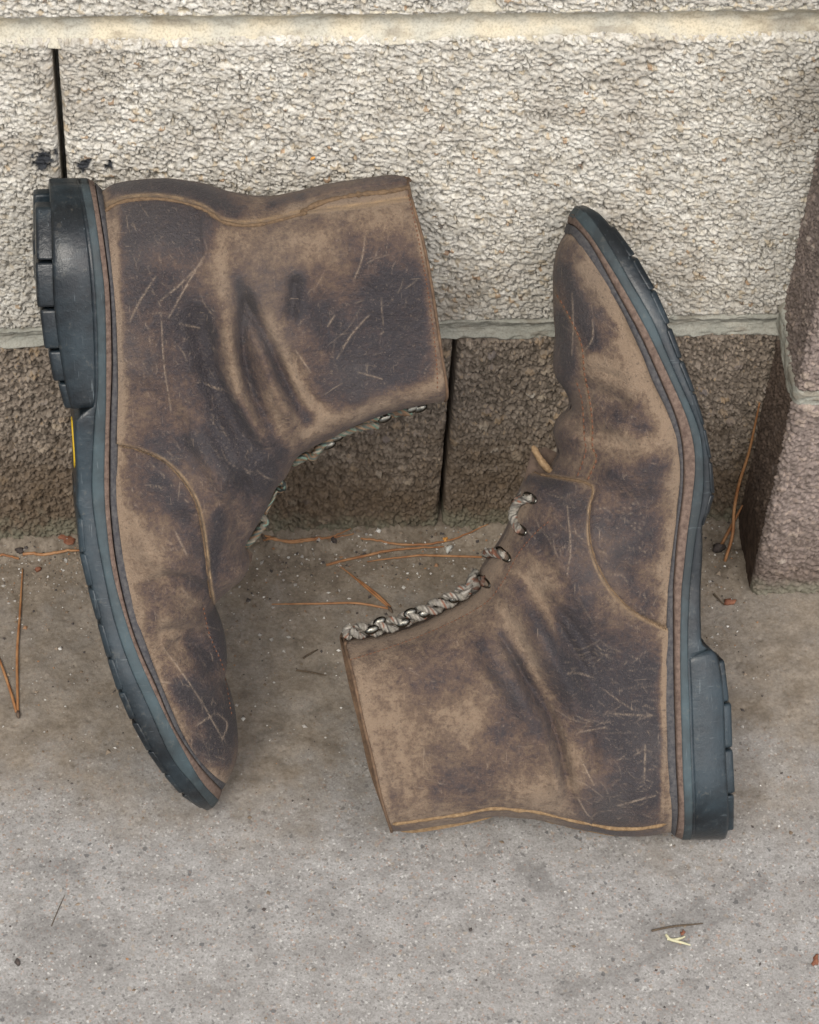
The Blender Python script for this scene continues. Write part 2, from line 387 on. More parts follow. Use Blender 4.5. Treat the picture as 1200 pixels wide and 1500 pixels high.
gr = mk('ground', np.stack([X, Y, Z], -1)/1000, gridf(*X.shape), ground_mat(), attrs=dict(dirt=dirt, mark=mark))
tag(gr, 'grey concrete slab stained brown with dirt along the wall', 'ground', kind='structure')
GX, GY, GZ = xs, ys, Z
def gz(x, y):
    i = np.clip(np.searchsorted(GX, x), 1, len(GX)-1); j = np.clip(np.searchsorted(GY, y), 1, len(GY)-1)
    return GZ[j, i]

# ================================================================== BOOTS
def leather_mat(name, off):
    b = NB(name)
    mp = b.n('ShaderNodeMapping'); b.put(mp.inputs['Vector'], b.co); mp.inputs['Location'].default_value = (off, off*.7, 0); co = b.co = mp.outputs[0]
    dark = b.attr('dark'); n1 = b.noise(34, 5, .6); n2 = b.noise(150, 5, .7); n3 = b.noise(520, 4, .7); n4 = b.noise(1150, 2, .65)
    f = b.math('ADD', dark, b.math('MULTIPLY', b.math('SUBTRACT', n1, .5), .9))
    f = b.math('ADD', f, b.math('MULTIPLY', b.math('SUBTRACT', n2, .5), 1.15))
    f = b.math('ADD', f, b.math('MULTIPLY', b.math('SUBTRACT', n3, .5), 1.15))
    c = b.ramp(f, (.0, (.20, .142, .096)), (.26, (.118, .079, .053)), (.50, (.068, .043, .034)), (.74, (.036, .025, .025)), (1.0, (.020, .016, .019)))
    c = b.mix(b.ramp(b.noise(16, 3), (.5, 0), (.72, .28)), c, (.105, .092, .085))                 # grey dust
    c = b.mix(b.ramp(n4, (.60, 0), (.74, .42)), c, (.21, .16, .12))                             # nap catching dust
    c = b.mix(b.ramp(b.noise(330, 4, .75), (.60, 0), (.72, .5)), c, (.20, .15, .112))
    c = b.mix(b.ramp(n3, (.30, .6), (.44, 0)), c, (.035, .026, .024))
    s1 = b.noise(1, 3, .6, vec=b.scale((900, 70, 300, 0, 0, .5))); s2 = b.noise(1, 3, .6, vec=b.scale((60, 1000, 300, 0, 0, .35)))
    sc1 = b.math('MAXIMUM', b.ramp(s1, (.66, 0), (.72, .55)), b.ramp(s2, (.67, 0), (.73, .5)))
    c = b.mix(b.math('MULTIPLY', sc1, b.ramp(n1, (.42, 0), (.6, 1))), c, (.25, .19, .14))         # fine scuffs
    c = b.mix(b.math('MULTIPLY', b.attr('scr'), b.ramp(n3, (.38, .1), (.56, 1))), c, (.33, .25, .18))
    c = b.mix(b.math('MULTIPLY', b.attr('tan'), b.ramp(n2, (.35, .25), (.58, 1))), c, b.mix(n2, (.22, .135, .06), (.40, .28, .16)))
    rough = b.ramp(f, (.2, .86), (.9, .46))
    h = b.math('ADD', b.math('MULTIPLY', n3, 1.), b.math('MULTIPLY', n4, .6)); h = b.math('ADD', h, b.math('MULTIPLY', b.attr('scr'), .5))
    nm = b.bump(n2, .6, .0022); nm = b.bump(h, .85, .0011, nm)
    return b.done(c, rough, nm, .35, sheen=.06)
def rubber_mat(name, col, spec=.5, lo=.34, hi=.6):
    b = NB(name); n1 = b.noise(15, 5, .7); n2 = b.noise(240, 4, .7)
    c = b.mix(b.ramp(n1, (.44, 0), (.64, .75)), col, (col[0]*1.8+.012, col[1]*2.+.022, col[2]*2.+.028))
    s1 = b.noise(1, 3, .6, vec=b.scale((800, 60, 400, 0, 0, .9))); s2 = b.noise(1, 2, .6, vec=b.scale((90, 900, 400, 0, 0, .4)))
    c = b.mix(b.math('MAXIMUM', b.ramp(s1, (.66, 0), (.73, .5)), b.ramp(s2, (.68, 0), (.74, .35))), c, (.11, .13, .14))
    c = b.mix(b.ramp(n2, (.58, 0), (.75, .35)), c, (.13, .115, .09))
    return b.done(c, b.ramp(n1, (.3, lo), (.7, hi)), b.bump(b.math('ADD', n2, b.math('MULTIPLY', s1, .4)), .25, .0012), spec)
def plain_mat(name, c1, c2, rough=.8, sc1=300, spec=.3, metal=0., bmp=.4, bd=.0008):
    b = NB(name); n = b.noise(sc1, 4, .65)
    return b.done(b.mix(b.ramp(n, (.32, 0), (.68, 1)), c1, c2), rough, b.bump(b.noise(sc1*2.3, 4, .65), bmp, bd), spec, metal)
M_RUB = rubber_mat('black_rubber', (.0045, .007, .0095), .5, .26, .5); M_STR = rubber_mat('grey_rubber', (.026, .033, .036), .35, .5, .7)
M_MID = plain_mat('leather_midsole', (.072, .047, .037), (.165, .118, .093), .85, 420)
M_WLT = plain_mat('dark_welt', (.030, .030, .036), (.085, .08, .078), .75, 500)
M_GAP = plain_mat('inner_leather', (.07, .045, .03), (.16, .10, .06), .9, 200)
M_STI = plain_mat('rust_thread', (.19, .085, .045), (.11, .05, .032), .8, 900)
M_STT = plain_mat('tan_thread', (.30, .20, .09), (.20, .13, .06), .8, 900)
M_MET = plain_mat('worn_metal', (.07, .068, .058), (.20, .19, .165), .24, 600, .5, 1., .15)
M_YEL = plain_mat('yellow_badge', (.72, .48, .02), (.62, .40, .02), .5, 300)
M_RAW = plain_mat('raw_leather_edge', (.15, .092, .046), (.28, .19, .105), .9, 500, bmp=.7)
M_LIP = plain_mat('cut_leather_edge', (.085, .055, .034), (.19, .125, .072), .9, 600, bmp=.8)
def lace_mat(name):
    b = NB(name); n = b.noise(900, 3)
    return b.done(b.mix(b.ramp(n, (.35, .45), (.6, 0)), b.attr('col', 'Color'), (.10, .085, .07)), .8, b.bump(b.noise(2600, 2), .5, .0006), .25)
M_LACE = lace_mat('braided_lace')

def winslow(A, B, C, D, n=33, levels=(33, 65, 129, 257), its=(900, 300, 80, 25)):
    """elliptic grid: A bottom (u), C top (u), B left (v), D right (v); returns [v,u,2]"""
    X = None
    for lv, it in zip(levels, its):
        a, b, c, d = (resample(k, lv) for k in (A, B, C, D)); u = np.linspace(0, 1, lv)
        if X is None:
            U, V = u[None, :, None], u[:, None, None]
            X = (1-V)*a[None]+V*c[None]+(1-U)*b[:, None]+U*d[:, None]-((1-U)*(1-V)*a[0]+U*(1-V)*a[-1]+(1-U)*V*c[0]+U*V*c[-1])
        else:
            k = (X.shape[0]-1); i = np.minimum((u*k).astype(int), k-1); f = (u*k-i)
            Y = X[i]*(1-f)[:, None, None]+X[i+1]*f[:, None, None]; X = Y[:, i]*(1-f)[None, :, None]+Y[:, i+1]*f[None, :, None]
        X[0], X[-1], X[:, 0], X[:, -1] = a, c, b, d
        for _ in range(it):
            xu = (X[1:-1, 2:]-X[1:-1, :-2])/2; xv = (X[2:, 1:-1]-X[:-2, 1:-1])/2
            al = (xv**2).sum(-1, keepdims=True); ga = (xu**2).sum(-1, keepdims=True); be = (xu*xv).sum(-1, keepdims=True)
            cr = (X[2:, 2:]-X[2:, :-2]-X[:-2, 2:]+X[:-2, :-2])/4
            new = (al*(X[1:-1, 2:]+X[1:-1, :-2])+ga*(X[2:, 1:-1]+X[:-2, 1:-1])-2*be*cr)/(2*(al+ga)+1e-9)
            X[1:-1, 1:-1] += .9*(new-X[1:-1, 1:-1])
    return X
def sample_grid(X, u, v):
    k = X.shape[0]-1
    def lin(t): i = np.minimum((t*k).astype(int), k-1); return i, t*k-i
    i, f = lin(v); Y = X[i]*(1-f)[:, None, None]+X[i+1]*f[:, None, None]
    j, g = lin(u); return Y[:, j]*(1-g)[None, :, None]+Y[:, j+1]*g[None, :, None]

WT = np.array([[0, 36], [.14, 37.5], [.30, 35], [.42, 33.5], [.55, 39], [.70, 48], [.82, 48], [.92, 43], [1, 38]])
RH, RT = 37., 74.
def wsole(t, L, ext=0.):
    W = np.interp(t, WT[:, 0], WT[:, 1])+ext
    h = np.clip(t*L/(RH+ext), 0, 1); k = np.clip((1-t)*L/(RT+ext), 0, 1)
    return W*np.sqrt(1-(1-h)**2)*(1-(1-k)**2.3)**(1/2.3)

class Boot: pass
def build_boot(cfg):
    B_ = Boot(); tilt, yaw = R(cfg['tilt']), R(cfg['yaw']); E = math.pi/2-tilt
    n = np.array([math.sin(yaw)*math.cos(E), -math.cos(yaw)*math.cos(E), math.sin(E)]); e1 = np.array([math.cos(yaw), math.sin(yaw), 0.])
    if cfg.get('spin'):
        pass
    e2 = np.cross(n, e1); O = np.array(cfg['O'], float)
    def loc(px, h=0.):
        d = rays(px); q = O+np.asarray(h)[..., None]*n if np.ndim(h) else O+h*n
        t = ((q-CAM) @ n)/(d @ n); P = CAM+t[:, None]*d-O
        return np.stack([P @ e1, P @ e2], 1)
    def world(a, b, h): return O+a[..., None]*e1+b[..., None]*e2+h[..., None]*n
    root = empty(cfg['name'], (0, 0, 0), cfg['label'], 'boot', 'pair of old leather boots')
    root.matrix_world = Matrix([[e1[i], e2[i], n[i], O[i]/1000] for i in range(3)]+[[0, 0, 0, 1]])
    B_.root, B_.loc, B_.world, B_.n = root, loc, world, n
    # ---- sole curves, heel -> toe, visible rim at h = half width of the sole
    NS = 150; tt = .5*(1-np.cos(np.pi*np.linspace(0, 1, NS))); tt = .65*tt+.35*np.linspace(0, 1, NS)
    def rim(px):
        p = smooth_path(px, 400); L = 330.; t = np.linspace(0, 1, 400)
        return resample(loc(p, wsole(t, L, 2.)), NS, tt)
    cur = {k: rim(v) for k, v in cfg['sole'].items()}
    L = np.linalg.norm(np.diff(cur['feather'], axis=0), axis=1).sum()
    # ---- upper sheet
    A = resample(cur['feather'], 400); Bk = loc(smooth_path(cfg['back'], 300)); Dm = loc(smooth_path(cfg['front'], 500))
    cp = smooth_path(cfg['collar'], 200); ct = np.linspace(0, 1, 200); WC = cfg.get('wc', 34.)
    C = loc(cp, WC*np.sqrt(np.clip(1-(1-2*ct)**4, 0, 1))*.9)
    D = Dm[::-1]                                            # toe -> collar
    A[0] = Bk[0]; C[0] = Bk[-1]; A[-1] = D[0]; C[-1] = D[-1]
    X = winslow(A, Bk, C, D)
    NU, NV = cfg.get('res', (330, 300)); u = np.linspace(0, 1, NU); u = .55*u+.45*.5*(1-np.cos(np.pi*u)); v = np.linspace(0, 1, NV)
    XY = sample_grid(X, u, v); P2 = XY.reshape(-1, 2); U, V = np.meshgrid(u, v)
    W = np.interp(np.interp(u, np.linspace(0, 1, 257), np.linspace(0, 1, 257)), WT[:, 0], WT[:, 1])[None, :]
    sm = sstep(.05, .75, V); Wsh = WC+8*(1-sstep(.35, .95, V)); W = (1-sm)*W+sm*Wsh
    db, _ = seg_dist(P2, resample(Bk, 90)); dd, _ = seg_dist(P2, resample(D, 130)); dS, _ = seg_dist(P2, resample(A, 90))
    db, dd, dS = (k.reshape(U.shape) for k in (db, dd, dS))
    rb = np.where(V > .3, W*.85, RH); rd = W*1.08*(1-.35*sstep(.45, .8, V))
    f1 = np.sqrt(1-(1-np.clip(db/rb, 0, 1))**2); f2 = (1-(1-np.clip(dd/rd, 0, 1))**2.2)**(1/2.2)
    H0 = W*f1*f2
    H = H0+2.2*np.exp(-((dS-15)/13)**2)*f1*f2
    # low, broad unevenness of soft worn leather
    H = H+(fbm(XY[..., 0]/38, XY[..., 1]/38, cfg['seed'])-.5)*5*f1*f2+(fbm(XY[..., 0]/13, XY[..., 1]/13, cfg['seed']+3)-.5)*1.6*f1*f2
    pix = lambda h: project(world(XY[..., 0], XY[..., 1], h)).reshape(-1, 2)
    PXY = pix(H); ef = np.clip(f1*f2, 0, 1)**.7
    for pts, wd, dp in cfg['folds']:
        q = smooth_path(pts, 40); d, par = seg_dist(PXY, q); tp = np.clip(np.sin(np.pi*np.clip(par, .02, .98))*1.6, 0, 1)
        H += (1.9*dp*np.exp(-(d/wd)**2)*tp).reshape(H.shape)*ef
    PXY = pix(H)
    # ---- panels, overlapped edges
    tan = np.zeros(len(PXY)); panel = np.zeros(len(PXY), int)
    for i, pn in enumerate(cfg['panels']):
        poly = np.array(pn['poly'], float); seam = smooth_path(pn['seam'], 120)
        sd = seg_dist(PXY, seam)[0]; ins = inside(PXY, np.vstack([seam, np.array(pn['close'], float)]))
        s = np.where(ins, sd, -sd)/2.6                      # mm, positive inside the overlapping panel
        H += (pn['lift']*sstep(-.5, .5, s)*np.exp(-np.clip(s, 0, None)/pn.get('fade', 60))-.7*np.exp(-((s+1.)/.9)**2)).reshape(H.shape)*np.clip(ef*2, 0, 1)
        tan = np.maximum(tan, pn.get('tan', .8)*np.exp(-((s-.5)/pn.get('tw', .8))**2))
        panel[ins] = i+1
    for pts, wd, am in cfg.get('grooves', []):
        d, _ = seg_dist(PXY, smooth_path(pts, 60)); H -= (am*np.exp(-(d/wd)**2)).reshape(H.shape)*ef
    dark = np.full(len(PXY), cfg['dark0'])
    for pts, r, am in cfg['dark']:
        d, _ = seg_dist(PXY, smooth_path(pts, 20) if len(pts) > 2 else np.array(pts if len(pts) > 1 else pts*2, float))
        dark += am*np.exp(-(d/r)**2*1.1)
    dark = np.clip(dark, -.1, 1.05)
    dark -= .5*np.exp(-(dS.ravel()/(1.5+7.5*fbm(XY[..., 0].ravel()/9, XY[..., 1].ravel()/9, 61)**1.5))**2)
    if cfg.get("raw_back"): tan = np.maximum(tan, .85*np.exp(-(db.ravel()/1.5)**4)*(U.ravel() < .5))
    scr = np.zeros(len(PXY)); rng = np.random.default_rng(cfg['seed']); sl = [(p, 1.1, .75) for p in cfg['scratch']]
    for box, cnt, ang, ln in cfg['scatter']:
        for _ in range(cnt):
            c = np.array([rng.uniform(box[0], box[2]), rng.uniform(box[1], box[3])]); t = R(ang)+rng.normal(0, .5); l = rng.exponential(ln)+5
            dv = np.array([math.cos(t), math.sin(t)])*l/2; k = np.array([-dv[1], dv[0]])*rng.normal(0, .15)
            sl.append(([c-dv, c+k, c+dv], rng.uniform(.5, 1.0), rng.uniform(.12, .55)))
    for pts, wd, am in sl:
        pts = np.array(pts, float); lo, hi = pts.min(0)-8, pts.max(0)+8
        m = np.where((PXY[:, 0] > lo[0]) & (PXY[:, 0] < hi[0]) & (PXY[:, 1] > lo[1]) & (PXY[:, 1] < hi[1]))[0]
        if len(m):
            d, par = seg_dist(PXY[m], smooth_path(pts, 14)); scr[m] = np.maximum(scr[m], am*np.exp(-(d/wd)**2)*(.45+.55*np.sin(np.pi*np.clip(par, .1, .9))))
    H = np.maximum(H, 0); H[:, 0] = 0; H[:, -1] = 0
    PXY = pix(H)
    V3 = np.stack([XY[..., 0], XY[..., 1], H], -1)/1000
    F = gridf(NV, NU); fc = panel[F]; lab = np.sort(fc, 1)[:, 1]
    mat = leather_mat(cfg['name']+'_leather', cfg['seed']*.37); at = dict(dark=dark, tan=tan, scr=scr)
    def sub(name, m, lbl=None):
        f = F[m]; ids, inv = np.unique(f, return_inverse=True)
        o = mk(name, V3.reshape(-1, 3)[ids], inv.reshape(-1, 4), mat, root, attrs={k: x[ids] for k, x in at.items()})
        if lbl: o['label'] = lbl
        return o
    B_.vamp = sub(cfg['base'], lab == 0)
    for i, pn in enumerate(cfg['panels']): sub(pn['name'], lab == i+1, pn.get('label'))
    # far side of the upper, coarser
    st = 4; iu = np.unique(np.r_[0:NU:st, NU-1]); iv = np.unique(np.r_[0:NV:st, NV-1])
    Hb = -H0[np.ix_(iv, iu)]*(.97); G2 = XY[np.ix_(iv, iu)]; nz = (fbm(G2[..., 0]/30, G2[..., 1]/30, 77)-.5)
    Hb = Hb*(1+.06*nz); Hb[:, 0] = 0; Hb[:, -1] = 0
    V3b = np.stack([G2[..., 0], G2[..., 1], Hb], -1)/1000
    mk('far_side', V3b, gridf(len(iv), len(iu), True), mat, root, attrs=dict(dark=np.clip(cfg['dark0']+.3*nz, 0, 1), tan=nz*0, scr=nz*0))
    # lining and rolled collar edge: the leather has thickness at the mouth
    k0 = int(len(iv)*.55); ctr = G2.mean(1, keepdims=True); Hf = H[np.ix_(iv, iu)]
    inn = ctr+(G2-ctr)*(1-2.4/55.); Lf = np.stack([inn[..., 0], inn[..., 1], np.maximum(Hf-2.4, 0)], -1)[k0:]/1000; Lb = np.stack([inn[..., 0], inn[..., 1], np.minimum(Hb+2.4, 0)], -1)[k0:]/1000
    ring_o = np.vstack([V3[-1], V3b[-1][::-1][1:-1]]); 
    a, f = join([(Lf, gridf(Lf.shape[0], Lf.shape[1], True)), (Lb, gridf(Lb.shape[0], Lb.shape[1]))]); mk('lining', a, f, M_GAP, root)
    top = resample(np.vstack([V3[-1], V3b[-1][::-1]]), 160); tv, tf = tube(top, .0008, 6, cap=False)
    mk('collar_edge', tv, tf, M_GAP if cfg.get('edge') is None else cfg['edge'], root)
    if cfg.get('raw_back'):
        e = np.stack([Bk[:, 0], Bk[:, 1], 1.2+1.2*fbm(np.arange(300)/20., np.zeros(300), 4)], 1)[3:]/1000; tv, tf = tube(e, .0011*(.7+.7*fbm(np.arange(297)/9., np.zeros(297), 5)), 8); mk('raw_edge', tv, tf, M_RAW, root)
    B_.surf = V3.reshape(-1, 3); B_.pxy = PXY
    # ---- sole layers
    def layer(name, c0, c1, e0, e1_, mat, t0=0., t1=1., bev=.7, over=.6, par=root, back=1.):
        m = (tt >= t0-1e-6) & (tt <= t1+1e-6); a, b = c0[m].copy(), c1[m].copy(); t = tt[m]
        w0 = np.maximum(wsole(t, L, e0), .4); w1 = np.maximum(wsole(t, L, e1_), .4); dv = b-a; ln = np.linalg.norm(dv, axis=1, keepdims=True); dn = dv/np.maximum(ln, 1e-6)
        a = a-dn*over; g = np.minimum(bev, ln*.3)
        sec = [(a, w0*.2), (a, w0-bev*.6), (a+dn*g, w0), (b-dn*g, w1), (b, w1-bev*.8), (b, w1*.2), (b, -w1*.2), (b, -w1+bev), (b-dn*g, -w1), (a+dn*g, -w0), (a, -w0+bev), (a, -w0*.2)]
        Vv = np.stack([np.concatenate([p, np.maximum(h, .0)[:, None] if False else h[:, None]], 1) for p, h in sec], 1)/1000
        k = len(sec); f = gridf(len(t), k, cfg['flip'], True).tolist(); f += [list(range(k))[::1 if cfg['flip'] else -1], [(len(t)-1)*k+i for i in range(k)][::-1 if cfg['flip'] else 1]]
        return mk(name, Vv, f, mat, par)
    c = cur
    layer('welt', c['feather'], c['welt'], 1.2, 2.2, M_WLT, over=.6)
    layer('midsole', c['welt'], c['mid'], 3.2, 3.8, M_MID, over=-.6)
    layer('rubber_midsole', c['mid'], c['strip'], 4.0, 4.2, M_STR, over=.4)
    bot = c['strip']+(c['bottom']-c['strip'])*np.interp(tt, cfg['thick'][0], cfg['thick'][1])[:, None]
    sole = layer('outsole', c['strip'], bot, 3.4, 3.2, M_RUB, bev=1.1)
    heel_t = cfg['heel_t']
    heel = layer('heel', bot, c['bottom'], 3.0, 1.8, M_RUB, 0, heel_t, bev=1.6, over=1.2)
    # lugs: blocks of tread standing on the outsole
    def lug(t0, t1, i0, i1, wa, wb, par, bev=.0011, dt=0.):
        def q(t, k): 
            a = np.array([np.interp(t, tt, bot[:, j]) for j in (0, 1)]); b = np.array([np.interp(t, tt, c['bottom'][:, j]) for j in (0, 1)])
            dv = b-a; l = max(np.linalg.norm(dv), 1.5); base = bot if t > heel_t else c['bottom']
            if t > heel_t: return a+dv/l*(k*l if k > 0 else -1.2)
            s_ = np.array([np.interp(t, tt, c['strip'][:, j]) for j in (0, 1)]); dv = b-s_; dv /= np.linalg.norm(dv); return b+dv*(k if k > 0 else -1.5)
        bm = bmesh.new(); vs = []
        for t in (t0, t1):
            w = float(wsole(np.array([t]), L, 3.)[0])
            for k in (i0, i1):
                for hh in (wa, wb):
                    p = q(t+(dt if hh == wb else 0), k); h_ = (w+hh) if par is not None and wa < 100 else hh
                    sh = (w-(1.8 if k == i1 else 0))*hh
                    vs.append(bm.verts.new((p[0]/1000, p[1]/1000, sh/1000)))
        for f in ((0, 1, 3, 2), (4, 6, 7, 5), (0, 4, 5, 1), (2, 3, 7, 6), (0, 2, 6, 4), (1, 5, 7, 3)): bm.faces.new([vs[i] for i in f])
        bmesh.ops.recalc_face_normals(bm, faces=bm.faces); bmesh.ops.bevel(bm, geom=bm.edges[:], offset=bev, segments=2, affect='EDGES', profile=.6)
        me = bpy.data.meshes.new('lug'); bm.to_mesh(me); bm.free(); me.materials.append(M_RUB)
        for p in me.polygons: p.use_smooth = True
        o = bpy.data.objects.new('lug', me); COL.objects.link(o); o.parent = par
    for (t0, t1, k) in cfg['lugs']:
        lug(t0, t1, -1, k, 1.02, .42, sole); lug(t0, t1, -1, k*.95, -.42, -1.02, sole)
        if k > .6: lug(t0+.004, t1-.004, -1, k*.95, .25, -.25, sole)
    for (t0, t1, k) in cfg['heel_lugs']:
        lug(t0, t1, -1, k, .93, .34, heel, .0016); lug(t0, t1, -1, k, -.34, -.93, heel, .0016)
    # yellow badge let into the waist of the sole
    tb = np.linspace(cfg['badge'][0], cfg['badge'][1], 12); bb = np.stack([np.interp(tb, tt, bot[:, j]) for j in (0, 1)], 1); o2 = (bb-np.stack([np.interp(tb, tt, c['strip'][:, j]) for j in (0, 1)], 1)); o2 /= np.linalg.norm(o2, axis=1, keepdims=True)
    ww = 9*np.sqrt(np.clip(1-np.linspace(-1, 1, 12)**4, .15, 1)); Vb = np.stack([np.c_[bb+o2*k, s*ww] for k, s in ((-.5, 1), (.5, 1), (.5, -1), (-.5, -1))], 1)/1000
    mk('sole_badge', Vb, gridf(12, 4, False, True).tolist()+[[0, 1, 2, 3], [47, 46, 45, 44]], M_YEL, sole, False)
    B_.cur, B_.tt, B_.bot = cur, tt, bot
    # ---- seams of thread
    def surf(px, lift=.0):
        px = np.atleast_2d(np.array(px, float)); i = np.array([np.argmin(((PXY-p)**2).sum(1)) for p in px]); h = B_.surf[i, 2]*1000
        for _ in range(2): ab = loc(px, h); 
        return np.c_[ab, h+lift]/1000
    B_.surf_at = surf
    for nm, pts, mat_, step, ln, rad in cfg['stitches']:
        q = smooth_path(pts, 300); Lp = np.linalg.norm(np.diff(q, axis=0), axis=1).sum(); k = max(int(Lp/step), 2)
        s3 = surf(resample(q, k*4+1), .15); parts = []
        for i in range(k):
            seg = s3[i*4:i*4+1+int(ln)]
            if len(seg) < 2: continue
            p = np.vstack([seg[0]-[0, 0, rad*.8/1000], seg.mean(0)+[0, 0, rad*.5/1000], seg[-1]-[0, 0, rad*.8/1000]])
            parts.append(tube(p, rad/1000*np.array([.6, 1, .6]), 5))
        a, f = join(parts); o = mk(nm, a, f, mat_, root); o['kind'] = 'stuff'
    for nm, pts, rad, lift, *mt in cfg.get('lips', []):
        q = surf(resample(smooth_path(pts, 200), 90), lift); k = np.ones(5)/5
        q[:, 2] = np.convolve(np.pad(q[:, 2], 2, mode='edge'), k, 'valid'); rr = rad/1000*(.35+1.2*fbm(np.arange(90)/3., np.zeros(90), 9)); rr[[0, -1]] *= .3
        tv, tf = tube(q, rr, 8); mk(nm, tv, tf, mt[0] if mt else M_LIP, root)
    Wv = world(XY[..., 0], XY[..., 1], H).reshape(-1, 3); Wb = world(G2[..., 0], G2[..., 1], Hb).reshape(-1, 3)
    al = [Wv, Wb]
    for ch in root.children:
        if ch.name.split('.')[0] in ('welt', 'midsole', 'outsole', 'heel', 'rubber_midsole'):
            p = np.array([x.co[:] for x in ch.data.vertices])*1000; al.append(world(p[:, 0], p[:, 1], p[:, 2]))
    al = np.vstack(al); i, j = al[:, 2].argmin(), al[:, 1].argmax()
    print('BOOT', cfg['name'], 'minZ %.1f at %s' % (al[i, 2], np.round(al[i])), 'maxY %.1f at %s' % (al[j, 1], np.round(al[j])), 'L %.0f' % L)
    return B_

